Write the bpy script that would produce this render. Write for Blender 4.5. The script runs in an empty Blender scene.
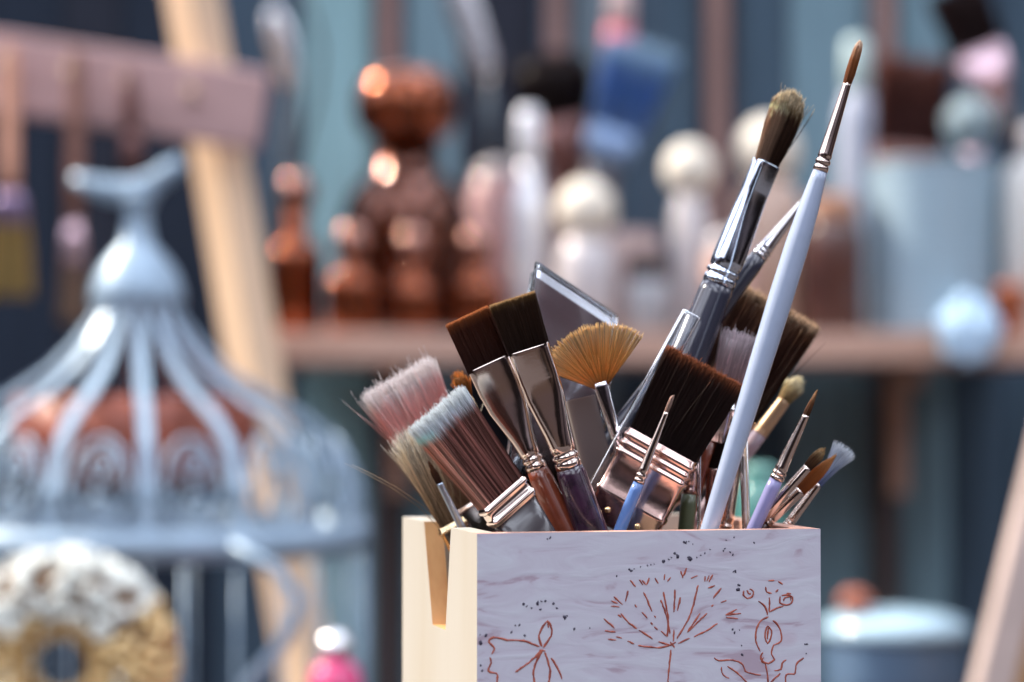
import bpy, math, random
import numpy as np
from mathutils import Vector, Matrix

random.seed(7)
rng = np.random.default_rng(7)
SC = bpy.context.scene
COL = SC.collection
R = math.radians

# ------------------------------------------------------------------ camera
F = 85 / 36 * 1024                    # focal length in pixels
CAMZ = 0.908
PITCH = math.atan(61 / F)
cam_d = bpy.data.cameras.new('camera')
cam_d.lens = 85; cam_d.sensor_width = 36
cam_d.clip_start = 0.05
cam_d.dof.use_dof = True
cam_d.dof.focus_distance = 0.722
cam_d.dof.aperture_fstop = 5.9
cam_d.dof.aperture_ratio = 1.12
cam = bpy.data.objects.new('camera', cam_d); COL.objects.link(cam)
cam.location = (0, 0, CAMZ)
cam.rotation_euler = (math.pi / 2 + PITCH, 0, 0)
SC.camera = cam

# ------------------------------------------------------------------ exposure, world, sun
SC.view_settings.view_transform = 'Standard'
SC.view_settings.look = 'None'
SC.view_settings.gamma = 1
SC.view_settings.use_curve_mapping = False
SC.view_settings.exposure = 0.1

w = bpy.data.worlds.new('sky'); SC.world = w; w.use_nodes = True
nt = w.node_tree; nt.nodes.clear()
wo = nt.nodes.new('ShaderNodeOutputWorld'); bg = nt.nodes.new('ShaderNodeBackground')
tc = nt.nodes.new('ShaderNodeTexCoord'); sep = nt.nodes.new('ShaderNodeSeparateXYZ')
mr = nt.nodes.new('ShaderNodeMapRange'); cr = nt.nodes.new('ShaderNodeValToRGB')
nz = nt.nodes.new('ShaderNodeTexNoise'); nz.inputs['Scale'].default_value = 2.6; nz.inputs['Detail'].default_value = 3
mx = nt.nodes.new('ShaderNodeMix'); mx.data_type = 'RGBA'; mx.blend_type = 'MULTIPLY'
cr2 = nt.nodes.new('ShaderNodeValToRGB')
nt.links.new(tc.outputs['Generated'], sep.inputs[0])
nt.links.new(sep.outputs['Z'], mr.inputs['Value'])
mr.inputs['From Min'].default_value = -1; mr.inputs['From Max'].default_value = 1
nt.links.new(mr.outputs[0], cr.inputs[0])
e = cr.color_ramp.elements
e[0].position = 0.35; e[0].color = (0.05, 0.035, 0.03, 1)
e[1].position = 1.0; e[1].color = (2.3, 2.5, 2.9, 1)
k = e.new(0.5); k.color = (0.045, 0.036, 0.045, 1)
k = e.new(0.60); k.color = (0.13, 0.12, 0.15, 1)
k = e.new(0.70); k.color = (1.25, 1.28, 1.45, 1)
nt.links.new(tc.outputs['Generated'], nz.inputs['Vector'])
nt.links.new(nz.outputs['Fac'], cr2.inputs[0])
e = cr2.color_ramp.elements
e[0].position = 0.46; e[0].color = (0.16, 0.15, 0.16, 1)
e[1].position = 0.58; e[1].color = (2.1, 2.1, 2.1, 1)
mx.inputs[0].default_value = 1.0
nt.links.new(cr.outputs[0], mx.inputs[6]); nt.links.new(cr2.outputs[0], mx.inputs[7])
nt.links.new(mx.outputs[2], bg.inputs['Color']); bg.inputs['Strength'].default_value = 1.0
nt.links.new(bg.outputs[0], wo.inputs[0])

sun_d = bpy.data.lights.new('sun', 'SUN'); sun_d.energy = 6.6; sun_d.angle = R(2.0)
sun_d.color = (1.0, 0.88, 0.74)
sun = bpy.data.objects.new('sun', sun_d); COL.objects.link(sun)
sun.location = (-2, 0, 3)
sun.rotation_euler = Vector((0.70, -0.20, -0.68)).to_track_quat('-Z', 'Y').to_euler()

# ------------------------------------------------------------------ helpers: pixels to points
def ray(px, py):
    x = (px - 512) / F; yv = (341 - py) / F
    c, s = math.cos(PITCH), math.sin(PITCH)
    return Vector((x, c - yv * s, s + yv * c))
def P(px, py, Y):
    r = ray(px, py)
    return Vector((0, 0, CAMZ)) + r * (Y / r.y)
def pxm(Y): return Y / F            # metres per pixel at depth Y

# ------------------------------------------------------------------ helpers: materials
MATS = {}
def srgb(r, g, b):
    f = lambda c: ((c / 255 + 0.055) / 1.055) ** 2.4 if c > 10 else c / 255 / 12.92
    return (f(r), f(g), f(b), 1)
def mat(name, col, rough=0.5, metal=0.0, trans=0.0, coat=0.0, noise=0.0, nscale=60, bump=0.0, col2=None, stretch=(1, 1, 1), attr=False, sub=0.0, ior=1.5, spec=0.5):
    if name in MATS: return MATS[name]
    m = bpy.data.materials.new(name); m.use_nodes = True
    n = m.node_tree; b = n.nodes['Principled BSDF']
    b.inputs['Base Color'].default_value = col if len(col) == 4 else (*col, 1)
    b.inputs['Roughness'].default_value = rough
    b.inputs['Metallic'].default_value = metal
    b.inputs['Transmission Weight'].default_value = trans
    b.inputs['Coat Weight'].default_value = coat
    b.inputs['Coat Roughness'].default_value = 0.06
    b.inputs['IOR'].default_value = ior
    b.inputs['Specular IOR Level'].default_value = spec
    if attr:
        a = n.nodes.new('ShaderNodeAttribute'); a.attribute_name = 'Col'
        n.links.new(a.outputs['Color'], b.inputs['Base Color'])
    t = n.nodes.new('ShaderNodeTexCoord'); mp = n.nodes.new('ShaderNodeMapping')
    mp.inputs['Scale'].default_value = stretch
    n.links.new(t.outputs['Object'], mp.inputs[0])
    z = n.nodes.new('ShaderNodeTexNoise'); z.inputs['Scale'].default_value = nscale
    z.inputs['Detail'].default_value = 5
    n.links.new(mp.outputs[0], z.inputs['Vector'])
    if noise > 0 and not attr:
        r = n.nodes.new('ShaderNodeValToRGB')
        c1 = b.inputs['Base Color'].default_value[:]
        c2 = col2 if col2 else tuple(x * (1 - noise) for x in c1[:3]) + (1,)
        r.color_ramp.elements[0].position = 0.35; r.color_ramp.elements[0].color = c2
        r.color_ramp.elements[1].position = 0.62; r.color_ramp.elements[1].color = c1
        n.links.new(z.outputs['Fac'], r.inputs[0]); n.links.new(r.outputs[0], b.inputs['Base Color'])
    if bump > 0:
        bp = n.nodes.new('ShaderNodeBump'); bp.inputs['Strength'].default_value = bump
        bp.inputs['Distance'].default_value = 0.001
        n.links.new(z.outputs['Fac'], bp.inputs['Height']); n.links.new(bp.outputs[0], b.inputs['Normal'])
    MATS[name] = m
    return m

M_hair = mat('bristle_hair', (0.5, 0.3, 0.2), 0.42, attr=True, spec=0.35)
_n = M_hair.node_tree; _tr = _n.nodes.new('ShaderNodeBsdfTranslucent'); _mx = _n.nodes.new('ShaderNodeMixShader')
_mx.inputs[0].default_value = 0.5
_n.links.new(_n.nodes['Attribute'].outputs['Color'], _tr.inputs['Color'])
_n.links.new(_n.nodes['Principled BSDF'].outputs[0], _mx.inputs[1]); _n.links.new(_tr.outputs[0], _mx.inputs[2])
_n.links.new(_mx.outputs[0], _n.nodes['Material Output'].inputs['Surface'])
M_chrome = mat('chrome_ferrule', (0.80, 0.78, 0.80), 0.12, 1.0, bump=0.06, nscale=120)
M_rose = mat('rose_nickel_ferrule', (0.72, 0.50, 0.44), 0.17, 1.0, bump=0.35, nscale=60)
M_champ = mat('champagne_ferrule', (0.82, 0.68, 0.60), 0.13, 1.0, bump=0.07, nscale=110)
M_steel = mat('steel_blue_ferrule', (0.70, 0.80, 0.92), 0.12, 1.0, bump=0.08, nscale=110)
M_gold = mat('brass', (0.80, 0.60, 0.35), 0.25, 1.0)
M_white = mat('white_lacquer', srgb(168, 182, 206), 0.22, coat=0.6, noise=0.05, nscale=180)
M_blue = mat('blue_lacquer', srgb(95, 130, 190), 0.2, coat=0.8)
M_lav = mat('lavender_lacquer', srgb(150, 150, 200), 0.3, coat=0.3)
M_navy = mat('dark_navy_lacquer', srgb(52, 54, 68), 0.22, coat=0.8)
M_plum = mat('plum_black_lacquer', srgb(58, 36, 56), 0.22, coat=0.7, noise=0.5, nscale=240, col2=srgb(36, 22, 36))
M_redbr = mat('red_brown_lacquer', srgb(122, 58, 38), 0.25, coat=0.6, noise=0.3, nscale=150)
M_dkbr = mat('dark_brown_varnish', srgb(66, 30, 24), 0.3, coat=0.4, noise=0.3, nscale=120)
M_green = mat('olive_green_lacquer', srgb(84, 92, 66), 0.3, coat=0.4)
M_clear = mat('clear_plastic', (0.93, 0.96, 1.0), 0.04, trans=1.0, ior=1.45)
M_pine = mat('raw_pine', srgb(186, 181, 170), 0.55, noise=0.2, nscale=30, col2=srgb(180, 172, 156), stretch=(1, 1, 0.15), bump=0.15)
M_cut = mat('saw_cut_wood', srgb(226, 176, 118), 0.6, noise=0.25, nscale=120, col2=srgb(205, 145, 88), stretch=(1, 1, 0.3), bump=0.2)
M_rim = mat('worn_rim_wood', srgb(226, 172, 150), 0.6, noise=0.2, nscale=200)
M_burn = mat('burnt_line', srgb(176, 92, 70), 0.7, noise=0.35, nscale=500, col2=srgb(132, 60, 52))
M_speck = mat('dark_paint_speck', srgb(52, 46, 66), 0.5)

# ------------------------------------------------------------------ helpers: meshes
class MB:
    def __init__(s): s.v = []; s.f = []; s.m = []; s.c = None
    def add(s, vs, fs, mi=0):
        o = len(s.v); s.v += [Vector(x) for x in vs]
        s.f += [tuple(i + o for i in f) for f in fs]; s.m += [mi] * len(fs)
        return s
    def build(s, name, mats, parent=None, smooth=True, bevel=0.0, loc=None):
        base = Vector(parent_world(parent)) if parent else (Vector(loc) if loc is not None else Vector((0, 0, 0)))
        me = bpy.data.meshes.new(name)
        me.from_pydata([tuple(x - base) for x in s.v], [], s.f)
        if not isinstance(mats, (list, tuple)): mats = [mats]
        for m in mats: me.materials.append(m)
        me.polygons.foreach_set('material_index', s.m)
        me.polygons.foreach_set('use_smooth', [smooth] * len(s.f))
        me.update()
        o = bpy.data.objects.new(name, me); COL.objects.link(o)
        if parent: o.parent = parent
        else: o.location = base
        if bevel > 0:
            b = o.modifiers.new('bevel', 'BEVEL'); b.width = bevel; b.segments = 2; b.limit_method = 'ANGLE'
        if smooth:
            pass
        return o
def parent_world(p):
    v = Vector((0, 0, 0))
    while p is not None:
        v = v + p.location; p = p.parent
    return v
def tag(o, label=None, cat=None, group=None, kind=None):
    if label: o['label'] = label
    if cat: o['category'] = cat
    if group: o['group'] = group
    if kind: o['kind'] = kind
    return o
def thing(name, label, cat, loc, group=None):
    o = bpy.data.objects.new(name, None); COL.objects.link(o); o.location = loc
    o.empty_display_size = 0.01
    return tag(o, label, cat, group)

def sup(a, n):
    c, s_ = math.cos(a), math.sin(a)
    return (math.copysign(abs(c) ** (2 / n), c), math.copysign(abs(s_) ** (2 / n), s_))
def loft(O, d, u, v, secs, ns=24):
    """secs: (t, half width, half thickness, exponent) along d from O"""
    vs = []; fs = []
    for (t, a, b, n) in secs:
        for i in range(ns):
            x, y = sup(2 * math.pi * (i + .5) / ns, n)
            vs.append(O + d * t + u * (x * a) + v * (y * b))
    for k in range(len(secs) - 1):
        for i in range(ns):
            j = (i + 1) % ns
            fs.append((k * ns + i, k * ns + j, (k + 1) * ns + j, (k + 1) * ns + i))
    fs.append(tuple(range(ns))[::-1]); L = (len(secs) - 1) * ns
    fs.append(tuple(range(L, L + ns)))
    return vs, fs
def lathe(c, prof, n=32, cap=True):
    vs = []; fs = []
    for (r, z) in prof:
        for i in range(n):
            a = 2 * math.pi * i / n
            vs.append(Vector((c[0] + r * math.cos(a), c[1] + r * math.sin(a), c[2] + z)))
    for k in range(len(prof) - 1):
        for i in range(n):
            j = (i + 1) % n
            fs.append((k * n + i, k * n + j, (k + 1) * n + j, (k + 1) * n + i))
    if cap:
        fs.append(tuple(range(n))[::-1]); L = (len(prof) - 1) * n; fs.append(tuple(range(L, L + n)))
    return vs, fs
def tube(pts, rad, n=8, flat=None):
    pts = [Vector(p) for p in pts]; vs = []; fs = []
    rs = rad if isinstance(rad, (list, tuple)) else [rad] * len(pts)
    up = Vector((0.13, 0.21, 1)).normalized(); U = None
    for k, p in enumerate(pts):
        t = (pts[min(k + 1, len(pts) - 1)] - pts[max(k - 1, 0)]).normalized()
        if U is None: U = t.cross(up).normalized()
        else: U = (U - t * U.dot(t)).normalized()
        V = t.cross(U)
        for i in range(n):
            a = 2 * math.pi * i / n
            vs.append(p + U * (rs[k] * math.cos(a)) + V * (rs[k] * (flat or 1) * math.sin(a)))
    for k in range(len(pts) - 1):
        for i in range(n):
            j = (i + 1) % n
            fs.append((k * n + i, k * n + j, (k + 1) * n + j, (k + 1) * n + i))
    fs.append(tuple(range(n))[::-1]); L = (len(pts) - 1) * n; fs.append(tuple(range(L, L + n)))
    return vs, fs
def obox(c, ax, ay, az, hx, hy, hz):
    c = Vector(c); vs = [c + ax * (sx * hx) + ay * (sy * hy) + az * (sz * hz) for sx in (-1, 1) for sy in (-1, 1) for sz in (-1, 1)]
    fs = [(0, 1, 3, 2), (4, 6, 7, 5), (0, 4, 5, 1), (2, 3, 7, 6), (0, 2, 6, 4), (1, 5, 7, 3)]
    return vs, fs
X, Y_, Z = Vector((1, 0, 0)), Vector((0, 1, 0)), Vector((0, 0, 1))
def bx(x0, x1, y0, y1, z0, z1):
    return obox(((x0 + x1) / 2, (y0 + y1) / 2, (z0 + z1) / 2), X, Y_, Z, (x1 - x0) / 2, (y1 - y0) / 2, (z1 - z0) / 2)
def sphere(c, r, nu=10, nv=7, sc=(1, 1, 1)):
    prof = []; vs = []; fs = []; c = Vector(c)
    for k in range(nv + 1):
        t = math.pi * k / nv
        for i in range(nu):
            a = 2 * math.pi * i / nu
            vs.append(c + Vector((r * sc[0] * math.sin(t) * math.cos(a), r * sc[1] * math.sin(t) * math.sin(a), r * sc[2] * math.cos(t))))
    for k in range(nv):
        for i in range(nu):
            j = (i + 1) % nu
            fs.append((k * nu + i, (k + 1) * nu + i, (k + 1) * nu + j, k * nu + j))
    return vs, fs

# ------------------------------------------------------------------ bristles
def interp(lst, x):
    xs = [a for a, _ in lst]; ys = [b for _, b in lst]
    return np.interp(x, xs, ys)
def strands_mesh(name, root, tipfun, N, K, rad, cols, colvar, parent, core=None, samples=None):
    pass
def make_bristles(parent, O, d, u, v, L, wprof, tprof, N, rad, cols, var=0.25, rnd=0.0, lenj=0.04, noise=0.02,
                  palette=None, K=5, core=True, curl=0.0, name='bristles', skew=0.0, stray=0, fan=None):
    """strands from cross-section at O along d. wprof/tprof: (k, half size) lists in metres"""
    s = rng.uniform(-1, 1, N); q = rng.uniform(-1, 1, N)
    if fan is None and rnd > 0:      # round cross-section
        rr = np.sqrt(rng.uniform(0, 1, N)); aa = rng.uniform(0, 2 * np.pi, N)
        s, q = rr * np.cos(aa), rr * np.sin(aa)
    lenf = 1 - rnd * (s ** 2) * 0.9 + rng.normal(0, lenj, N) + skew * s
    if fan is None and rnd > 0: lenf = 1 - rnd * (s ** 2 + q ** 2) / 1.0 + rng.normal(0, lenj, N)
    if stray:
        lenf[:stray] = rng.uniform(0.9, 1.12, stray)
    ks = np.array([0, .3, .6, .78, .86, .92, .96, 1.0]); K = len(ks) - 1
    O_ = np.array(O); d_ = np.array(d); u_ = np.array(u); v_ = np.array(v)
    nx = rng.normal(0, noise, N) * L; ny = rng.normal(0, noise, N) * L
    if stray:
        nx[:stray] *= 6; ny[:stray] *= 4
    bend = rng.normal(0, curl, N) * L
    pts = np.zeros((N, K + 1, 3))
    for i, k in enumerate(ks):
        kk = k * lenf
        W = interp(wprof, np.clip(kk, 0, 1)); T = interp(tprof, np.clip(kk, 0, 1))
        if fan is None:
            lat = s * W + nx * k ** 1.5 + bend * np.sin(k * np.pi)
            al = kk * L
        else:
            ang = s * fan * (1 - 0.0) + rng.normal(0, 0.0, N)
            g = np.round(s * 13) / 13
            ang = (s * 0.80 + g * 0.20) * fan
            al = L * kk * np.cos(ang); lat = s * W * (1 - k) + L * kk * np.sin(ang)
        pts[:, i, :] = O_ + np.outer(al, d_) + np.outer(lat, u_) + np.outer(q * T + ny * k ** 1.5, v_)
    tang = np.gradient(pts, axis=1); tang /= (np.linalg.norm(tang, axis=2, keepdims=True) + 1e-12)
    A = np.cross(tang, v_ + 0.01); A /= (np.linalg.norm(A, axis=2, keepdims=True) + 1e-12)
    B = np.cross(tang, A)
    rk = rad * (1 - 0.4 * ks ** 2)
    n3 = 3
    V = np.zeros((N, K + 1, n3, 3))
    for j in range(n3):
        a = 2 * np.pi * j / n3
        V[:, :, j, :] = pts + (A * math.cos(a) + B * math.sin(a)) * rk[None, :, None]
    cv = np.zeros((N, K + 1, n3, 4)); cv[..., 3] = 1
    ck = np.array([[np.interp(k, [c[0] for c in cols], [c[1][ch] for c in cols]) for ch in range(3)] for k in ks])
    m = np.exp(rng.normal(0, var, N))
    if palette is not None:          # palette: fn(s,q) -> multiplier rgb for k below tip
        pm = palette(s, q)            # N,3
        tipk = np.clip((ks - 0.84) / 0.07, 0, 1)
        mult = pm[:, None, :] * (1 - tipk)[None, :, None] + np.ones((N, 1, 3)) * tipk[None, :, None]
    else:
        mult = np.ones((N, K + 1, 3))
    pr = ck[None] * mult * m[:, None, None]; pr = pr / np.maximum(1, pr.max(-1, keepdims=True))
    for j in range(n3): cv[:, :, j, :3] = pr
    V = V.reshape(-1, 3); cv = cv.reshape(-1, 4)
    idx = np.arange(N * (K + 1) * n3).reshape(N, K + 1, n3)
    quads = []
    for j in range(n3):
        j2 = (j + 1) % n3
        quads.append(np.stack([idx[:, :-1, j], idx[:, :-1, j2], idx[:, 1:, j2], idx[:, 1:, j]], -1).reshape(-1, 4))
    quads = np.concatenate(quads)
    if core:
        nc = 24; kc = np.linspace(0, 0.94 - 0.4 * min(rnd, .8), 6); cvs = []; ccs = []
        for k in kc:
            W = float(interp(wprof, k)) * (0.86 if k < .8 else 0.80); T = float(interp(tprof, k)) * 0.80
            for i in range(nc):
                x, y = sup(2 * math.pi * (i + .5) / nc, 2 if rnd > 0 else 5)
                cvs.append(O_ + d_ * L * k + u_ * x * W + v_ * y * T)
                c = [np.interp(k, [c_[0] for c_ in cols], [c_[1][ch] for c_ in cols]) * (.6 + .35 * k) for ch in range(3)]
                ccs.append(c + [1])
        o = len(V); qs = []
        for k in range(5):
            for i in range(nc):
                j = (i + 1) % nc
                qs.append((o + k * nc + i, o + k * nc + j, o + (k + 1) * nc + j, o + (k + 1) * nc + i))
        cen = len(cvs); cvs.append(O_ + d_ * L * kc[-1]); ccs.append(ccs[-1])
        V = np.concatenate([V, np.array(cvs)]); cv = np.concatenate([cv, np.array(ccs)]); quads = np.concatenate([quads, np.array(qs)])
        tris = np.array([(o + 5 * nc + i, o + 5 * nc + (i + 1) % nc, o + cen) for i in range(nc)])
    else: tris = np.zeros((0, 3), int)
    V = V - np.array(parent_world(parent))
    me = bpy.data.meshes.new(name)
    me.vertices.add(len(V)); me.vertices.foreach_set('co', V.astype(np.float32).ravel())
    nl = len(quads) * 4 + len(tris) * 3
    me.loops.add(nl); me.loops.foreach_set('vertex_index', np.concatenate([quads.ravel(), tris.ravel()]).astype(np.int32))
    me.polygons.add(len(quads) + len(tris))
    st = np.concatenate([np.arange(len(quads)) * 4, len(quads) * 4 + np.arange(len(tris)) * 3]).astype(np.int32)
    me.polygons.foreach_set('loop_start', st)
    me.polygons.foreach_set('use_smooth', np.ones(len(st), bool))
    me.update(calc_edges=True); me.validate()
    ca = me.color_attributes.new('Col', 'FLOAT_COLOR', 'POINT')
    if len(ca.data) == len(cv): ca.data.foreach_set('color', cv.astype(np.float32).ravel())
    me.materials.append(M_hair)
    o = bpy.data.objects.new(name, me); COL.objects.link(o); o.parent = parent
    return o

# ------------------------------------------------------------------ brush holder geometry
TH = R(14.3); WB = 0.1059; HB = 0.12; WT = 0.006
E1 = Vector((math.cos(TH), math.sin(TH), 0)); E2 = Vector((-math.sin(TH), math.cos(TH), 0))
TOP = CAMZ - 0.038; TAB = TOP - HB
FL = P(477, 533, 0.70); FL.z = TAB
def inside(p, m):
    q = p - FL; a, b = q.dot(E1), q.dot(E2)
    return WT + m < a < WB - WT - m and WT + m < b < WB - WT - m and p.z > TAB + WT + m
def handle_end(O, back, r, t0):
    """walk down the handle until it meets the floor or a wall of the holder"""
    t = t0; entered = False; last = None
    while t < 0.4:
        p = O + back * t
        if p.z < TOP - 0.002:
            if inside(p, r): entered = True; last = t
            elif entered: return last
            elif p.z < TOP - 0.03: return max(t0 + 0.004, t)
        t += 0.001
    return last or t0 + 0.02

def brush(name, label, tip, base, Dt, Db, wprof, tprof, N, cols, ferrule, handle, mf, mh,
          roll=0, cat='brush', group=None, end_r=None, hexp=2, Dh=None, hlen=None, extra=None, rad=0.00011, **kw):
    """tip, base in pixels; profiles in pixels at the base depth; ferrule (t, hw, ht, n), handle (t, hw, ht)"""
    tp, bp = P(*tip, Dt), P(*base, Db)
    u_ = pxm(Db)
    d = (tp - bp).normalized(); L = (tp - bp).length
    view = Vector((0, 1, 0)); u = d.cross(view).normalized(); v = u.cross(d).normalized()
    rot = Matrix.Rotation(R(roll), 3, d); u = rot @ u; v = rot @ v
    back = -d
    hr = max(handle[-1][1], 0.1) * u_; er = (end_r or handle[-1][1] * .75) * u_
    te = handle_end(bp, back, max(hr, er), handle[-1][0] * u_) if hlen is None else hlen * u_
    end = bp + back * te
    root = thing(name, label, cat, end, group)
    O = bp + back * (1.2 * u_)
    make_bristles(root, bp - d * (1.5 * u_), d, u, v, L + 1.5 * u_, [(k, a * u_) for k, a in wprof], [(k, a * u_) for k, a in tprof], N, rad, cols, **kw)
    f = MB(); secs = [(t * u_, a * u_, b * u_, n) for t, a, b, n in ferrule]
    f.add(*loft(bp, back, u, v, secs, 32)); fo = f.build('ferrule', mf, root)
    h = MB(); hs = [(t * u_, a * u_, b * u_, hexp) for t, a, b in handle]
    tl = hs[-1][0]
    if te > tl + 0.002:
        r1 = hs[-1][2]
        for k in (0.3, 0.6, 0.9, 0.985, 1.0):
            rr = hs[-1][1] + (er - handle[-1][1] * u_) * 0; 
            a = handle[-1][1] * u_ * (1 - k) + er * k; b = handle[-1][2] * u_ * (1 - k) + er * k
            if k == 1.0: a *= .5; b *= .5
            hs.append((tl + (te - tl) * k, a, b, hexp))
    h.add(*loft(bp, back, u, v, hs, 24)); h.build('handle', mh, root)
    if extra: extra(fo, bp, back, u, v, u_)
    return root

# ================================================================== THE SETTING
def struct(mb, name, mats, **k):
    o = mb.build(name, mats, **k); o['kind'] = 'structure'; return o
floor = MB().add(*bx(-3, 3, -1.5, 2.6, -0.05, 0))
struct(floor, 'floor', mat('floor_boards', srgb(58, 48, 46), 0.6, noise=0.4, nscale=6, stretch=(6, 1, 1)), smooth=False)

YW = 2.55
def wx(px): return (px - 512) / F * YW
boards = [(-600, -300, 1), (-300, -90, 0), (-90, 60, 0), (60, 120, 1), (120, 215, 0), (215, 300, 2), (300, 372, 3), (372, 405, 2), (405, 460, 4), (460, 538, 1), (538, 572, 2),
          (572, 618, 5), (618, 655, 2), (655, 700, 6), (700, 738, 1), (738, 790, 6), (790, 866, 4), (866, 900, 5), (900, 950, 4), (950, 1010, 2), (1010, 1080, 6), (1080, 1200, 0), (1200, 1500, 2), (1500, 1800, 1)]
tones = [srgb(37, 48, 64), srgb(44, 49, 62), srgb(70, 90, 108), srgb(150, 192, 200), srgb(124, 156, 170), srgb(112, 130, 142), srgb(74, 96, 114)]  # board tones from navy to pale teal, assigned board by board
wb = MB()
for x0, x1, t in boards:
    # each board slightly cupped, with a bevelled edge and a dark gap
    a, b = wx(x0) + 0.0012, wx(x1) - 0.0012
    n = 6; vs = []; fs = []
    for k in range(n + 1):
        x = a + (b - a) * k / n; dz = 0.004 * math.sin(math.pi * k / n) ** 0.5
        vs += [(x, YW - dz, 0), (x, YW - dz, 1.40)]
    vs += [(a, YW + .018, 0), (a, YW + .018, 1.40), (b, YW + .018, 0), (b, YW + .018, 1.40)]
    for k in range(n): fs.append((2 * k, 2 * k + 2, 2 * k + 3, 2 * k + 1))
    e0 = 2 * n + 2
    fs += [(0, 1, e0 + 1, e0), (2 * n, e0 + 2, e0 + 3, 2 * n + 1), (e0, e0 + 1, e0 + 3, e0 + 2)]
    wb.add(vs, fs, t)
struct(wb, 'wall_back', [mat('wall_board_%s' % 'abcdefg'[i], c, 0.7, noise=0.25, nscale=9, stretch=(8, 1, 0.6), bump=0.2, spec=.2) for i, c in enumerate(tones)], smooth=False)
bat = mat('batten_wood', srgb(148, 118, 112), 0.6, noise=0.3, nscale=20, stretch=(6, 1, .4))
bat_shade = mat('shaded_batten_wood', srgb(84, 68, 66), 0.6, noise=0.3, nscale=20, stretch=(6, 1, .4))  # same batten wood, with the shade under the shelf put into its colour
for i, pxc in enumerate((388, 556, 717, 884, 1052)):
    zb_ = CAMZ + 0.064
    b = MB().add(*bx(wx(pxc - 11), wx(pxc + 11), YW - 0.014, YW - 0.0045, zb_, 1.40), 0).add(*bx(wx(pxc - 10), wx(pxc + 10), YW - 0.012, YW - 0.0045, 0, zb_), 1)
    o = struct(b, 'trim_%d' % (i + 1), [bat, bat_shade], smooth=False, bevel=0.001)

# ================================================================== tables and benches
M_bench = mat('bench_wood', srgb(66, 54, 50), 0.5, noise=0.35, nscale=12, stretch=(1, 6, 6), bump=0.2)
def table(name, label, x0, x1, y0, y1, zt, th=0.03, leg=0.045):
    t = thing(name, label, 'table', ((x0 + x1) / 2, (y0 + y1) / 2, 0))
    MB().add(*bx(x0, x1, y0, y1, zt - th, zt)).build('tabletop', M_bench, t, smooth=False, bevel=0.003)
    for a in ((x0 + leg, x1 - leg, y0 + .02, y0 + .04), (x0 + leg, x1 - leg, y1 - .04, y1 - .02)):
        MB().add(*bx(*a, zt - th - .07, zt - th)).build('apron', M_bench, t, smooth=False)
    for lx in (x0 + .01, x1 - .01 - leg):
        for ly in (y0 + .01, y1 - .01 - leg):
            MB().add(*bx(lx, lx + leg, ly, ly + leg, 0, zt - th)).build('leg', M_bench, t, smooth=False, bevel=0.003)
    return t
table('work_table', 'brown wooden work table carrying the painted brush holder', -0.45, 0.55, 0.60, 1.30, TAB)
BZ = CAMZ - 0.32
table('low_bench', 'long low wooden bench under the birdcage and the enamel pot', -0.75, 0.80, 1.36, 2.02, BZ)

# ================================================================== THE BRUSH HOLDER
M_paint = bpy.data.materials.new('worn_lavender_paint'); M_paint.use_nodes = True
n = M_paint.node_tree; b = n.nodes['Principled BSDF']; b.inputs['Roughness'].default_value = 0.62
t = n.nodes.new('ShaderNodeTexCoord'); mp = n.nodes.new('ShaderNodeMapping')
mp.inputs['Rotation'].default_value = (0, R(24), 0); mp.inputs['Scale'].default_value = (16, 16, 60)
n.links.new(t.outputs['Object'], mp.inputs[0])
z1 = n.nodes.new('ShaderNodeTexNoise'); z1.inputs['Scale'].default_value = 3.0; z1.inputs['Detail'].default_value = 6; z1.inputs['Distortion'].default_value = 1.2
n.links.new(mp.outputs[0], z1.inputs['Vector'])
r1 = n.nodes.new('ShaderNodeValToRGB'); n.links.new(z1.outputs['Fac'], r1.inputs[0])
e = r1.color_ramp.elements
e[0].position = 0.34; e[0].color = srgb(172, 156, 170)
e[1].position = 0.72; e[1].color = srgb(200, 202, 212)
k = e.new(0.42); k.color = srgb(192, 188, 201)
z2 = n.nodes.new('ShaderNodeTexNoise'); z2.inputs['Scale'].default_value = 38; z2.inputs['Detail'].default_value = 2
n.links.new(t.outputs['Object'], z2.inputs['Vector'])
r2 = n.nodes.new('ShaderNodeValToRGB'); n.links.new(z2.outputs['Fac'], r2.inputs[0])
r2.color_ramp.elements[0].position = 0.66; r2.color_ramp.elements[0].color = (0, 0, 0, 1)
r2.color_ramp.elements[1].position = 0.76; r2.color_ramp.elements[1].color = (0.6, 0.6, 0.6, 1)
mm = n.nodes.new('ShaderNodeMix'); mm.data_type = 'RGBA'
n.links.new(r2.outputs[0], mm.inputs[0]); n.links.new(r1.outputs[0], mm.inputs[6]); mm.inputs[7].default_value = srgb(176, 140, 158)
n.links.new(mm.outputs[2], b.inputs['Base Color'])
bp_ = n.nodes.new('ShaderNodeBump'); bp_.inputs['Strength'].default_value = 0.35; bp_.inputs['Distance'].default_value = 0.0006
n.links.new(z1.outputs['Fac'], bp_.inputs['Height']); n.links.new(bp_.outputs[0], b.inputs['Normal'])

holder = thing('brush_holder', 'square wooden brush holder, front painted pale lavender with burnt flower drawings', 'brush holder', FL)
def hb(a0, a1, b0, b1, z0, z1):
    c = FL + E1 * ((a0 + a1) / 2) + E2 * ((b0 + b1) / 2); c.z = TAB + (z0 + z1) / 2
    return obox(c, E1, E2, Z, (a1 - a0) / 2, (b1 - b0) / 2, (z1 - z0) / 2)
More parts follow.
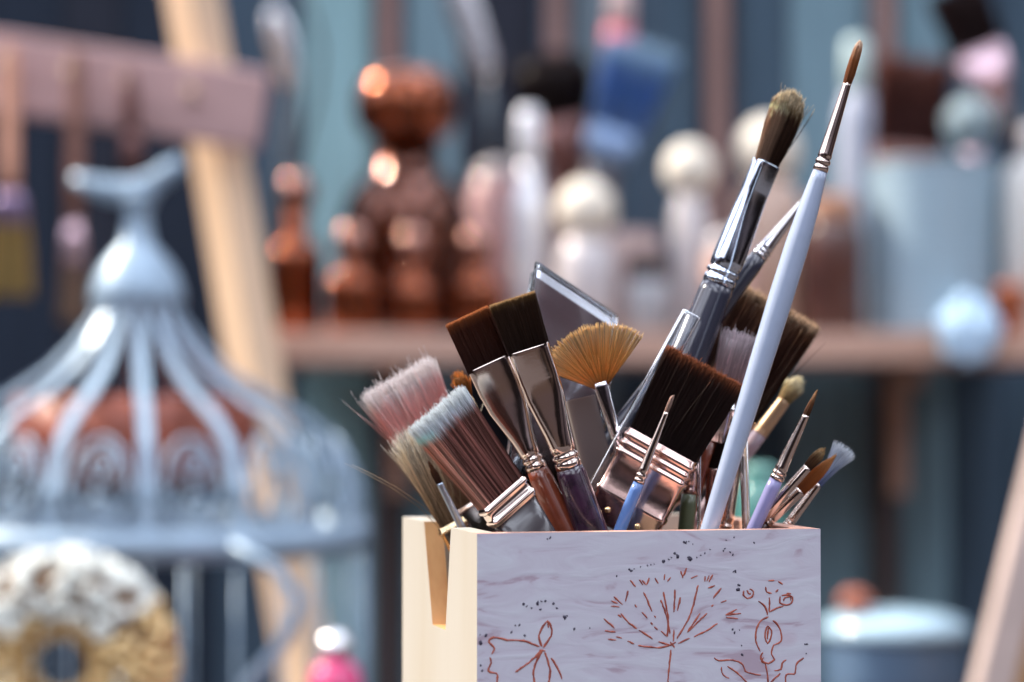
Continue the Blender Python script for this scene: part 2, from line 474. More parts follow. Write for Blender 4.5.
# front panel: painted outside, bare worn rim, with the drawing on it
fp = MB(); vs, fs = hb(0, WB, 0, WT, 0, HB)
def fmat(vs, f):
    nrm = (vs[f[1]] - vs[f[0]]).cross(vs[f[2]] - vs[f[1]]).normalized()
    c = sum((vs[i] for i in f), Vector()) / 4
    return c, nrm
o0 = len(fp.v)
for f in fs:
    c, _ = fmat(vs, f); q = c - FL
    mi = 0 if q.dot(E2) < 1e-5 else (1 if c.z > TOP - 1e-4 else 2)
    fp.add([vs[i] for i in f], [(0, 1, 2, 3)], mi)
def onfront(px, py, off=0.00012):
    r = ray(px, py); o = Vector((0, 0, CAMZ)); nn = -E2
    t_ = (FL - o).dot(nn) / r.dot(nn); return o + r * t_ + nn * off
def stroke(pts, wpx, mi=3, seed=0):
    """a slightly raised, ragged ribbon following the points"""
    rr = random.Random(seed); pp = [Vector((a, b_)) for a, b_ in pts]; fine = []
    if len(pp) > 2:
        for i in range(len(pp) - 1):
            p0, p1, p2, p3 = pp[max(i - 1, 0)], pp[i], pp[i + 1], pp[min(i + 2, len(pp) - 1)]
            m_ = max(2, int((p2 - p1).length / 2.5))
            for k_ in range(m_):
                s_ = k_ / m_
                fine.append(0.5 * ((2 * p1) + (p2 - p0) * s_ + (2 * p0 - 5 * p1 + 4 * p2 - p3) * s_ ** 2 + (3 * p1 - p0 - 3 * p2 + p3) * s_ ** 3))
        fine.append(pp[-1])
    else:
        m_ = max(2, int((pp[1] - pp[0]).length / 2.5)); fine = [pp[0].lerp(pp[1], k_ / m_) for k_ in range(m_ + 1)]
    fine = [p + Vector((rr.uniform(-.25, .25), rr.uniform(-.25, .25))) for p in fine]
    lo = []; hi = []; up = []
    for i, p in enumerate(fine):
        t_ = (fine[min(i + 1, len(fine) - 1)] - fine[max(i - 1, 0)]); t_ = t_.normalized() if t_.length else Vector((1, 0))
        nn = Vector((-t_.y, t_.x)); ww = wpx / 2 * rr.uniform(.65, 1.15) * (0.6 if i in (0, len(fine) - 1) else 1)
        lo.append(p + nn * ww); hi.append(p - nn * ww)
    vs = []
    for i in range(len(fine)):
        vs += [onfront(*lo[i], 0.00002), onfront(*fine[i], 0.00022), onfront(*hi[i], 0.00002)]
    fs = []
    for i in range(len(fine) - 1):
        a = 3 * i; fs += [(a, a + 1, a + 4, a + 3), (a + 1, a + 2, a + 5, a + 4)]
    fp.add(vs, fs, mi)
A = lambda L, ox: [(ox + x / 3.746, 500 + y / 3.746) for x, y in L]
dr = [[(325,520),(375,430),(405,318)],[(300,500),(285,430),(265,375)],[(290,510),(292,440),(275,345)],[(315,420),(318,335)],[(328,415),(338,365)],
 [(232,418),(212,370),(200,345)],[(365,495),(412,425)],[(370,492),(437,425)],[(390,512),(440,488),(478,462)],[(330,538),(372,518)],[(115,425),(140,455),(175,483)],
 [(183,487),(235,520)],[(118,440),(105,430)],[(195,420),(215,443)],[(228,458),(235,468)],[(240,475),(252,487)],[(180,545),(250,553),(300,545)],[(140,527),(165,540)],[(98,512),(120,518)],
 [(265,490),(290,512)],[(255,530),(305,545)],[(315,485),(312,530)],[(168,392),(176,402)],[(240,432),(246,442)],[(300,530),(318,552)],[(296,545),(322,532)],
 [(52,445),(92,480)],[(55,490),(95,495)],[(68,522),(98,525)],[(78,398),(110,400)],[(90,362),(122,392)],[(80,378),(105,388)],[(143,340),(133,380)],[(150,300),(170,325)],
 [(185,298),(198,318)],[(195,300),(208,315)],[(222,290),(212,318)],[(243,293),(255,312)],[(280,278),(277,300)],[(303,290),(290,305)],[(340,265),(348,292)],[(362,255),(350,285)],
 [(378,295),(402,283)],[(432,285),(430,305)],[(446,282),(438,305)],[(460,280),(446,308)],[(442,330),(468,320)],[(492,330),(462,368)],[(490,385),(510,377)],[(455,400),(462,393)],
 [(510,430),(550,410)],[(508,430),(565,425)],[(508,440),(555,445)],[(303,560),(297,620),(290,700)],
 [(668,438),(640,452),(625,480),(620,515),(627,545),(638,568)],[(685,450),(705,470),(716,500),(715,530),(688,545),(680,578),(690,598),(668,612),(645,602),(640,585),(648,570)],
 [(694,455),(712,485),(718,515)],[(667,471),(657,490),(655,515),(665,537),(677,515),(680,490),(667,471)],[(668,480),(664,520)],
 [(665,430),(655,400),(630,378)],[(672,420),(672,365)],[(675,418),(700,405),(725,398)],
 [(576,340),(574,355),(590,368),(608,362),(612,342),(598,333)],[(588,338),(594,350),(604,352)],
 [(658,325),(662,343),(680,350)],[(668,303),(690,301)],[(705,305),(722,315)],[(696,345),(704,335)],
 [(712,360),(712,385),(735,394),(755,385),(758,365),(740,356),(718,358)],[(725,380),(730,366),(750,362),(752,376)],[(735,350),(752,352)],
 [(650,590),(642,604),(655,612)],[(655,610),(664,650),(668,700)],
 [(465,590),(482,602),(535,600),(572,616),(582,642),(612,652),(640,655)],[(492,625),(498,655),(520,668)],[(515,622),(560,655),(600,700)],
 [(735,598),(720,612),(715,635),(690,640)],[(800,592),(775,612),(770,640),(765,652),(735,655),(735,700)],[(712,650),(690,672)],[(700,660),(672,690)]]
for i, s_ in enumerate(dr): stroke(A(s_, 590), 2.0 if len(s_) < 3 else 1.9, 3, i)
db = [[(560,550),(500,528),(440,525),(400,515),(378,518),(370,532),(392,556),(380,576)],[(375,590),(378,610),(368,640),(398,650),(402,665),(398,700)],
 [(568,548),(558,505),(590,455),(606,500),(575,552)],[(590,455),(594,480)],[(565,565),(525,605),(470,645)],[(545,592),(575,562)],[(570,560),(538,638),(545,700)],[(566,572),(540,620)],
 [(580,570),(600,640),(590,700)],[(604,592),(625,625),(645,670)],[(560,562),(582,566)]]
for i, s_ in enumerate(db): stroke(A(s_, 390), 2.3, 3, 90 + i)
def speck(px, py, r, seed):
    rr = random.Random(seed); n_ = 9; el = rr.uniform(.5, 1.0); ro = rr.uniform(0, 3)
    vs = [onfront(px, py, 0.0003)]
    for i in range(n_):
        a = 2 * math.pi * i / n_; q = r * rr.uniform(.7, 1.2); x, y = q * math.cos(a), q * el * math.sin(a)
        vs.append(onfront(px + x * math.cos(ro) - y * math.sin(ro), py + x * math.sin(ro) + y * math.cos(ro), 0.00002))
    fp.add(vs, [(0, 1 + i, 1 + (i + 1) % n_) for i in range(n_)], 4)
for i, (x, y, r_) in enumerate([(500,390,5),(512,398,4),(530,405,3),(553,386,8),(568,380,4),(582,378,4),(612,388,5),(625,405,5),(563,410,5),(655,440,8),(664,434,3),(690,483,5),(748,480,3),(485,468,5),(455,495,5),(505,508,4),(340,535,9),(360,507,6),(338,505,3),(340,620,4),(345,640,4),(600,142,5),(590,146,3),(470,470,3)]):
    speck(390 + x / 3.746, 500 + y / 3.746, r_ / 3.0, i)
for i, (x, y, r_) in enumerate([(318,200,6),(328,212,8),(375,220,8),(368,215,4),(275,230,6),(155,265,6),(148,260,4),(360,160,6),(352,158,5),(370,155,3),(100,285,4),(500,190,4),(505,182,3),(525,195,4),(535,205,4),(615,160,4),(545,268,6),(538,268,4),(555,335,7),(560,320,4),(556,318,4),(535,485,5),(541,497,5),(560,487,3),(570,580,5),(568,545,3),(812,540,5),(805,540,3),(810,575,3),(240,240,3),(228,242,3),(215,245,3),(190,250,3),(165,258,3),(400,215,3),(430,200,4),(415,208,3),(295,222,4),(305,215,3),(385,165,3),(450,185,3),(510,150,3),(540,140,3)]):
    speck(590 + x / 3.746, 500 + y / 3.746, r_ / 3.2, 50 + i)
fp.build('front_panel', [M_paint, M_rim, M_pine, M_burn, M_speck], holder, smooth=False)['label'] = 'lavender painted front with burnt dandelion, seed pod and butterfly drawings'
# side panel with a tapered notch
def sidepanel():
    m = MB(); b0, b1 = WT, WB
    def bpos(px, py):
        r = ray(px, py); o = Vector((0, 0, CAMZ)); t_ = (FL - o).dot(E1) / r.dot(E1); q = o + r * t_ - FL
        return q.dot(E2), q.z + 0
    zt = HB
    nb0 = bpos(451, 531)[0]; nb1 = bpos(424, 524)[0]; lb0, lz = bpos(445.5, 630); lb1 = bpos(432.5, 629)[0]
    prof = [(b0, 0), (b1, 0), (b1, zt), (nb1, zt), (lb1, lz), (lb0, lz), (nb0, zt), (b0, zt)]
    n_ = len(prof)
    vs = [FL + E2 * a + Z * z for a, z in prof] + [FL + E1 * WT + E2 * a + Z * z for a, z in prof]
    # faces split so that they stay convex
    quads = [(0, 1, 4, 5), (0, 5, 6, 7), (1, 2, 3, 4)]
    for q in quads:
        m.add(vs, [q], 0) if False else None
    o = len(m.v); m.v += vs
    for q in quads:
        m.f += [tuple(o + i for i in q), tuple(o + n_ + i for i in q[::-1])]; m.m += [0, 0]
    for i in range(n_):
        j = (i + 1) % n_
        m.f.append((o + i, o + j, o + n_ + j, o + n_ + i)[::-1]); m.m.append(1 if i in (3, 4, 5) else 0)
    return m
sidepanel().build('side_panel', [M_pine, M_cut], holder, smooth=False)['label'] = 'bare pine side with a tapered notch'
vs, fs = hb(WB - WT, WB, WT, WB, 0, HB); MB().add(vs, fs).build('side_panel', M_rim, holder, smooth=False)
vs, fs = hb(WT, WB - WT, WB - WT, WB, 0, HB); MB().add(vs, fs).build('back_panel', M_pine, holder, smooth=False)
vs, fs = hb(WT, WB - WT, WT, WB - WT, 0, WT); MB().add(vs, fs).build('bottom_panel', M_pine, holder, smooth=False)

# ================================================================== THE BRUSHES
c3 = lambda r, g, b: srgb(r, g, b)[:3]
G = 'paint brushes standing in the wooden holder'
DKB = [(0, c3(30, 14, 12)), (0.85, c3(42, 20, 14)), (0.95, c3(84, 44, 28)), (1, c3(170, 100, 64))]

def flat_ferrule(w0, t0, Lf, r, straight=0.25, n=7):
    """flat mouth narrowing to a round, crimped neck"""
    n = 4.2 if n == 7 else n
    s = [(-1.2, w0, t0, n), (0, w0 + .3, t0 + .3, n), (Lf * .03, w0 + .1, t0 + .1, n), (Lf * straight, w0 * .99, t0 * 1.02, n), (Lf * (straight + .01), w0 * .97, t0 * 1.0, n)]
    for k in (0.4, 0.55, 0.7, 0.8):
        q = (k - straight) / (0.85 - straight); q = max(0, min(1, q)); q = q * q * (3 - 2 * q)
        s.append((Lf * k, w0 * (1 - q) + r * q, t0 * (1 - q) + r * q, n * (1 - q) + 2.2 * q))
    s += [(Lf * .86, r, r, 2), (Lf * .875, r * .84, r * .84, 2), (Lf * .89, r * 1.05, r * 1.05, 2), (Lf * .915, r * 1.05, r * 1.05, 2), (Lf * .93, r * .84, r * .84, 2), (Lf * .945, r * 1.04, r * 1.04, 2), (Lf, r * 1.04, r * 1.04, 2)]
    return s
def round_ferrule(r0, r1, Lf):
    s = [(-1, r0, r0, 2)]
    for k in (0.02, .3, .6, .8): s.append((Lf * k, r0 + (r1 - r0) * k, r0 + (r1 - r0) * k, 2))
    for k, f in ((.84, .98), (.86, .82), (.885, 1.06), (.91, 1.06), (.93, .82), (.95, 1.04), (1, 1.04)): s.append((Lf * k, r1 * f, r1 * f, 2))
    return s

# ---- wide flat brush at the front left, striped brown bristles with white tips
def striped(s, q):
    bins = np.random.default_rng(3).uniform(0, 1, 40) ** 1.6
    x = np.interp((s + 1) * 19.4, np.arange(40), bins)
    a = np.array([0.45, 0.40, 0.40]); b_ = np.array([5.0, 5.4, 5.6])
    pm = a[None] * (1 - x[:, None]) + b_[None] * x[:, None]
    pm = pm * (1 + np.array([[1.4, 2.2, 1.9]]) * np.clip((s - .5) / .4, 0, 1)[:, None])  # left flank: sunlit side painted into the bristle colour
    return pm
def house_ferrule(w, t, L, bands):
    s = [(-1.5, w, t, 9), (-1, w + .8, t + .8, 9)]
    for b0, b1 in bands:
        s += [(b0, w + .8, t + .8, 9), (b0 + 1, w + 2.2, t + 2.2, 9), (b1 - 1, w + 2.2, t + 2.2, 9), (b1, w + .6, t + .6, 9)]
    s += [(L - .6, w + .6, t + .6, 9), (L, w + .2, t + .2, 9)]
    return s
brush('flat_brush', 'wide flat brush with striped brown bristles and frosty white tips, front left in the holder',
      (437, 409), (501, 494), .712, .717, [(0, 27), (1, 34)], [(0, 8), (1, 10)], 2300,
      [(0, c3(92, 58, 52)), (.55, c3(112, 72, 64)), (.80, c3(120, 80, 72)), (.90, c3(240, 246, 250)), (1, c3(250, 254, 255))],
      house_ferrule(27, 8.5, 22, [(0, 6), (14, 20)]), [(20, 27, 8.5), (70, 22, 7), (95, 11, 6)], M_champ, mat('charcoal_lacquer', srgb(48, 40, 44), .25, coat=.6),
      roll=22, palette=striped, var=.18, lenj=.02, noise=.012, end_r=6, group=G, hexp=4, stray=14)
# ---- pink brush behind it
brush('flat_brush', 'wide soft brush with pink bristles and white tips, leaning farthest left over the holder',
      (397, 379), (468, 505), .772, .774, [(0, 22), (.6, 31), (1, 39)], [(0, 7), (1, 10)], 2000,
      [(0, c3(120, 88, 62)), (.3, c3(170, 128, 104)), (.5, c3(250, 190, 178)), (.84, c3(255, 204, 198)), (.93, c3(255, 248, 246)), (1, c3(255, 250, 250))],
      house_ferrule(26, 7.5, 40, [(0, 5)]), [(38, 22, 6), (60, 9, 6)], M_champ, M_redbr, roll=18, var=.22, lenj=.02, noise=.02, end_r=6, group=G, hexp=3, stray=34)
# ---- old tan brush between the two
brush('flat_brush', 'small worn brush with stiff tan bristles poking out under the pink brush',
      (409, 441), (451, 524), .757, .759, [(0, 11), (1, 12)], [(0, 5), (1, 9)], 900,
      [(0, c3(130, 104, 78)), (.5, c3(196, 172, 140)), (.9, c3(236, 226, 206)), (1, c3(238, 236, 230))],
      house_ferrule(13, 5, 30, [(2, 7)]), [(28, 12, 5), (40, 6, 5)], M_gold, M_dkbr, roll=15, var=.35, lenj=.07, noise=.05, end_r=5, group=G, stray=20)
# ---- slim brush with grey ferrule
brush('detail_brush', 'slim grey-ferruled detail brush with a dark tip squeezed between the tan and the striped brushes',
      (429, 462), (440, 484), .747, .748, [(0, 3), (.5, 3.6), (1, .6)], [(0, 3), (.5, 3.4), (1, .6)], 160,
      [(0, c3(50, 28, 24)), (1, c3(110, 70, 50))], round_ferrule(3.2, 4.2, 58), [(57, 4, 4), (64, 4.4, 4.4)], mat('grey_blue_ferrule', (.5, .58, .7), .28, 1.0), M_navy,
      rnd=.3, end_r=3.5, group=G)
# ---- little ochre brush
brush('detail_brush', 'small worn ochre-tipped brush peeking out between the pink and copper-bristled brushes',
      (456, 372), (468, 398), .748, .748, [(0, 5), (.6, 8), (1, 5)], [(0, 4), (.6, 6), (1, 4)], 260,
      [(0, c3(92, 52, 26)), (.6, c3(176, 112, 52)), (1, c3(210, 150, 84))], round_ferrule(5, 6, 60), [(59, 6, 6), (66, 6, 6)], M_gold, M_dkbr,
      rnd=.35, noise=.1, var=.4, end_r=4, group=G)
# ---- the pair of square synthetic brushes
brush('square_brush', 'square-tipped brush with copper brown bristles, left one of the upright pair',
      (467, 316), (489, 364), .731, .731, [(0, 22.5), (1, 23)], [(0, 6), (1, 4)], 2300,
      [(0, c3(52, 20, 12)), (.8, c3(84, 38, 20)), (.95, c3(150, 80, 40)), (1, c3(230, 160, 104))],
      flat_ferrule(22.5, 6.2, 116, 10.5), [(115, 10.8, 10.8), (125, 12, 12), (185, 14.5, 14.5)], M_champ, M_redbr, roll=-12, var=.12, lenj=.012, noise=.006, end_r=9, group=G, rad=.00009)
brush('square_brush', 'square-tipped brush with dark olive brown bristles and plum handle, right one of the upright pair',
      (512, 299), (529, 349), .722, .7235, [(0, 20), (1, 24)], [(0, 6.5), (1, 4)], 2300,
      [(0, c3(40, 24, 17)), (.85, c3(66, 42, 28)), (.96, c3(120, 88, 54)), (1, c3(216, 184, 136))],
      flat_ferrule(20.5, 7, 126, 13, straight=.26), [(125, 13.2, 13.2), (133, 15, 15), (190, 17, 17)], M_champ, M_plum, roll=-14, var=.13, lenj=.012, noise=.006, end_r=11, group=G, rad=.00009)
# ---- fan brush
fanb = brush('fan_brush', 'fan brush with spread golden bristles in front of the clear plastic sleeve',
      (584, 330), (601, 386), .741, .743, [(0, 6), (1, 6)], [(0, 2.6), (.4, 1.6), (1, 1.2)], 1300,
      [(0, c3(120, 58, 28)), (.2, c3(224, 132, 56)), (.55, c3(255, 184, 96)), (1, c3(255, 226, 170))],
      [(-4, 6.5, 3, 4), (0, 7.5, 3.4, 4), (22, 6.6, 4.6, 3), (50, 6.2, 6.2, 2), (66, 6.4, 6.4, 2), (68, 5.4, 5.4, 2), (71, 6.6, 6.6, 2), (78, 6.6, 6.6, 2)],
      [(77, 6.2, 6.2), (90, 7, 7), (140, 7, 7)], M_chrome, M_dkbr, fan=R(56), core=False, var=.25, lenj=.035, noise=.012, end_r=5, group=G, roll=0, rad=.00016, skew=-.05)
# ---- big central brush
def nails(root, bp, back, u, v, q):
    for s_ in (-.5, .45): m = MB(); m.add(*sphere(bp + back * (82 * q) + u * (s_ * 36 * q) - v * (11.8 * q), 3 * q, 12, 8, (1, .5, 1))); m.build('nail', M_gold, root)
brush('wide_flat_brush', 'big square dark brown brush with ribbed rose metal ferrule in the holder middle',
      (705, 368), (663, 446), .734, .736, [(0, 36.5), (1, 43)], [(0, 9.5), (1, 6)], 4200,
      DKB, [(-1.5, 37, 10, 10), (-1, 38, 11, 10), (3, 38, 11, 10), (4.5, 39.5, 12.5, 10), (7.5, 39.5, 12.5, 10), (9, 38, 11, 10), (12, 38, 11, 10), (13.5, 39.5, 12.5, 10), (16.5, 39.5, 12.5, 10), (18, 38, 11, 10),
            (21, 38, 11, 10), (22.5, 39.5, 12.5, 10), (25, 39.5, 12.5, 10), (27, 38, 11, 10), (62, 37.5, 11, 10), (64, 39, 12, 10), (68, 39, 12, 10), (70, 37.5, 11, 10), (94, 37.5, 11, 10), (95, 37, 10.5, 10)],
      [(93, 34, 9.5), (105, 32, 9), (125, 20, 9)], M_rose, M_dkbr, roll=-14, var=.22, lenj=.022, noise=.01, end_r=9, group=G, hexp=4, extra=nails, rad=.0001, stray=30)
# ---- long white brush
brush('long_round_brush', 'long slender brush with a white lacquered handle and pointed tan tip, tallest of all',
      (860, 42), (847, 84), .722, .7225, [(0, 4.2), (.35, 5.2), (.8, 4.0), (1, 2.2)], [(0, 4.2), (.35, 5), (.8, 3.8), (1, 2)], 700,
      [(0, c3(120, 66, 34)), (.6, c3(170, 104, 60)), (.88, c3(214, 168, 130)), (1, c3(246, 226, 206))],
      round_ferrule(4.3, 7.4, 91), [(90, 7.2, 7.2), (100, 8.2, 8.2), (130, 10.4, 10.4), (170, 12.2, 12.2), (225, 12.6, 12.6), (300, 11.6, 11.6), (380, 10.2, 10.2), (462, 8.9, 8.9)],
      M_champ, M_white, rnd=.06, var=.12, noise=.01, end_r=6, group=G, lenj=.02, rad=.00009)
# ---- tall filbert with dark navy handle
brush('filbert_brush', 'tall rounded brush with cream-topped brown bristles, silver ferrule and dark handle',
      (793, 96), (766, 164), .755, .755, [(0, 15), (.5, 19), (.85, 20), (1, 17)], [(0, 8), (.5, 10.5), (1, 7)], 2300,
      [(0, c3(46, 27, 17)), (.8, c3(64, 40, 26)), (.93, c3(170, 146, 108)), (1, c3(240, 228, 200))],
      flat_ferrule(14.5, 9, 130, 16, straight=.22, n=4), [(129, 16, 16), (140, 17, 17), (210, 19, 19), (300, 18, 18)], M_steel, M_navy, roll=38, palette=lambda s, q: 1 + np.clip((s - .25) / .4, 0, 1)[:, None] * np.array([[8., 12.5, 17.]]), rnd=.14, var=.25, noise=.02, lenj=.05, end_r=10, group=G, stray=12)  # palette paints the lit left half as paler bristle colour
# ---- second dark-handled brush with a slender silver ferrule, behind the white one
brush('long_round_brush', 'slender silver-ferruled brush with dark handle half hidden behind the long white brush',
      (812, 190), (800, 205), .764, .764, [(0, 4), (1, 1)], [(0, 4), (1, 1)], 120,
      [(0, c3(190, 190, 190)), (1, c3(236, 236, 232))], round_ferrule(4, 8.5, 66), [(65, 8.5, 8.5), (80, 10, 10), (130, 12.5, 12.5), (200, 13, 13)], M_chrome, M_navy, rnd=.2, end_r=7, group=G)
# ---- wide brown brush at the back right
brush('wide_flat_brush', 'broad brown brush with pale bristle ends at the back, behind the long white handle',
      (776, 307), (719, 404), .783, .785, [(0, 40), (1, 48)], [(0, 10), (1, 9)], 3400,
      [(0, c3(44, 22, 17)), (.8, c3(76, 42, 28)), (.95, c3(120, 80, 54)), (1, c3(226, 200, 170))],
      house_ferrule(40, 10, 70, [(2, 8), (14, 20)]), [(68, 34, 9), (80, 30, 9), (110, 14, 9)], M_rose, M_dkbr, roll=-16, var=.2, lenj=.025, noise=.012, end_r=8, group=G, hexp=4, stray=20)
# ---- small white pink soft brush
brush('flat_brush', 'small soft brush with whitish pink bristles showing above the big central brush',
      (739, 337), (721, 402), .758, .758, [(0, 13), (1, 17)], [(0, 6), (1, 6)], 900,
      [(0, c3(150, 110, 110)), (.6, c3(196, 168, 172)), (1, c3(236, 226, 230))],
      house_ferrule(13, 6, 40, [(2, 7)]), [(38, 11, 6), (60, 6, 6)], M_chrome, M_redbr, roll=10, var=.25, lenj=.05, noise=.035, rnd=0.0, end_r=5, group=G, stray=20)
# ---- cream-tipped brush at right behind
brush('round_brush', 'round brush with a cream tip and amber handle leaning right below the broad brown brush',
      (801, 378), (784, 401), .792, .793, [(0, 6.5), (.6, 9), (1, 6)], [(0, 6), (.6, 8), (1, 6)], 500,
      [(0, c3(176, 140, 84)), (.5, c3(214, 196, 150)), (1, c3(244, 238, 214))],
      round_ferrule(6.5, 7.5, 40), [(39, 7.5, 7.5), (60, 7.5, 7.5), (100, 6.5, 6.5)], mat('amber_ferrule', (.62, .42, .26), .35, .6), mat('mauve_grey_lacquer', srgb(160, 140, 150), .3, coat=.4),
      rnd=.3, var=.25, noise=.06, end_r=4, group=G)
# ---- slim detail brush in front
brush('detail_brush', 'thin detail brush with blue handle standing in front of the big dark brown bristles',
      (672.7, 396), (666, 413), .7235, .724, [(0, 2.2), (.5, 2.3), (1, 1.0)], [(0, 2.2), (1, .8)], 140,
      [(0, c3(150, 112, 100)), (1, c3(206, 180, 168))], round_ferrule(2.6, 5.4, 75), [(74, 5.2, 5.2), (84, 6, 6), (120, 6.4, 6.4), (160, 6, 6)], M_champ, M_blue, rnd=.1, end_r=3.5, group=G)
# ---- four small ones at the right
brush('detail_brush', 'pointed detail brush with silver ferrule and lavender handle at the right end of the holder',
      (817, 391), (805.5, 416), .735, .736, [(0, 3.2), (.4, 3.4), (1, .5)], [(0, 3.2), (1, .5)], 200,
      [(0, c3(60, 32, 22)), (.6, c3(128, 84, 54)), (1, c3(190, 150, 110))], round_ferrule(3.6, 7, 70), [(69, 6.6, 6.6), (80, 7.2, 7.2), (110, 7, 7)], M_champ, M_lav, rnd=.1, noise=.01, end_r=4, group=G)
brush('filbert_brush', 'small rounded brown brush, leftmost of the three leaning low to the right',
      (824, 449), (807, 468), .740, .741, [(0, 4.6), (.55, 6), (1, 3.2)], [(0, 3), (1, 2.5)], 300,
      [(0, c3(54, 28, 20)), (.7, c3(120, 84, 56)), (1, c3(206, 176, 130))], round_ferrule(4.8, 5.6, 74), [(73, 5.4, 5.4), (90, 5.6, 5.6)], M_champ, M_dkbr, rnd=.2, end_r=4, group=G)
brush('filbert_brush', 'small pointed ginger brush, middle one of the three leaning low to the right',
      (833, 458), (799.5, 491), .7455, .7465, [(0, 6), (.4, 7.5), (.8, 4.5), (1, 1)], [(0, 4), (1, 1)], 500,
      [(0, c3(150, 78, 38)), (.6, c3(196, 118, 62)), (1, c3(226, 170, 110))], round_ferrule(6, 5.6, 46), [(45, 5.4, 5.4), (60, 5.4, 5.4)], M_champ, M_dkbr, rnd=.05, var=.12, noise=.01, end_r=4, group=G)
brush('detail_brush', 'small brush with splayed bluish white bristles, rightmost of the three leaning low',
      (845, 449), (818, 485), .752, .753, [(0, 3.5), (.5, 5.5), (1, 9.5)], [(0, 3), (1, 4)], 260,
      [(0, c3(120, 140, 196)), (.4, c3(190, 206, 230)), (1, c3(244, 248, 252))], round_ferrule(4, 5.2, 52), [(51, 5, 5), (66, 5, 5)], M_champ, M_dkbr, var=.15, noise=.06, core=False, end_r=4, group=G)
# ---- upright ones seen between the big ferrule and the white handle
brush('round_brush', 'upright brush with an olive green handle just behind the big central ferrule',
      (694, 440), (692, 462), .752, .752, [(0, 6), (1, 5)], [(0, 5), (1, 4)], 240,
      [(0, c3(40, 22, 20)), (1, c3(96, 56, 44))], [(-1, 6, 6, 2), (10, 6.4, 6.4, 2), (22, 7, 7, 2), (24, 6, 6, 2), (27, 7.2, 7.2, 2), (32, 7.2, 7.2, 2)], [(31, 7, 7), (42, 8, 8), (60, 8, 8)], M_rose, M_green, rnd=.2, end_r=6, group=G)
brush('round_brush', 'upright brush with brown bristles and rose ferrule between the white handle and the big ferrule',
      (722, 430), (718, 470), .758, .758, [(0, 11), (1, 13)], [(0, 6), (1, 5)], 600, DKB, round_ferrule(11, 9, 60), [(59, 9, 9), (70, 9, 9)], M_rose, M_dkbr, rnd=.1, end_r=6, group=G)
brush('round_brush', 'upright rose-ferruled brush just right of the foot of the white handle',
      (742, 420), (738, 446), .764, .764, [(0, 6), (1, 6)], [(0, 5), (1, 4)], 300, DKB, round_ferrule(6.5, 7.5, 90), [(89, 7, 7), (100, 7, 7)], M_champ, M_plum, rnd=.1, end_r=6, group=G)

def rod(name, label, a, b, Da, Db, hw, ht, roll=0, m=M_clear, cat='rod', exp=2.2):
    tp, bp = P(*a, Da), P(*b, Db); d = (bp - tp).normalized(); q = pxm(Da)
    u = d.cross(Vector((0, 1, 0))).normalized(); v = u.cross(d).normalized()
    rot = Matrix.Rotation(R(roll), 3, d); u = rot @ u; v = rot @ v
    L = handle_end(tp, d, hw * q, (bp - tp).length * .5)
    end = tp + d * L
    mb = MB().add(*loft(tp, d, u, v, [(0, hw * q * .86, ht * q * .8, exp), (.8 * q, hw * q, ht * q, exp), (L, hw * q, ht * q, exp)], 24))
    o = mb.build(name, m, None, loc=end); tag(o, label, cat); return o
rod('plastic_strip', 'narrow clear plastic strip leaning between the tall dark handle and the big brown bristles', (692, 313), (629, 430), .742, .743, 10, 4.5, roll=-14, exp=6)
rod('plastic_strip', 'thin clear plastic stick upright just right of the foot of the white handle', (743, 415), (746, 522), .750, .750, 4.2, 4.2, cat='rod')
rod('plastic_strip', 'very thin clear stick upright just left of the foot of the white handle', (699, 452), (699, 522), .745, .745, 2, 2, cat='rod')
rod('wooden_stick', 'dark brown flat wooden stick between the plum-handled brush and the big ribbed ferrule', (580, 398), (612, 528), .751, .748, 16, 4, roll=-10, m=mat('dark_stained_wood', srgb(48, 24, 20), .6), cat='stick', exp=4)

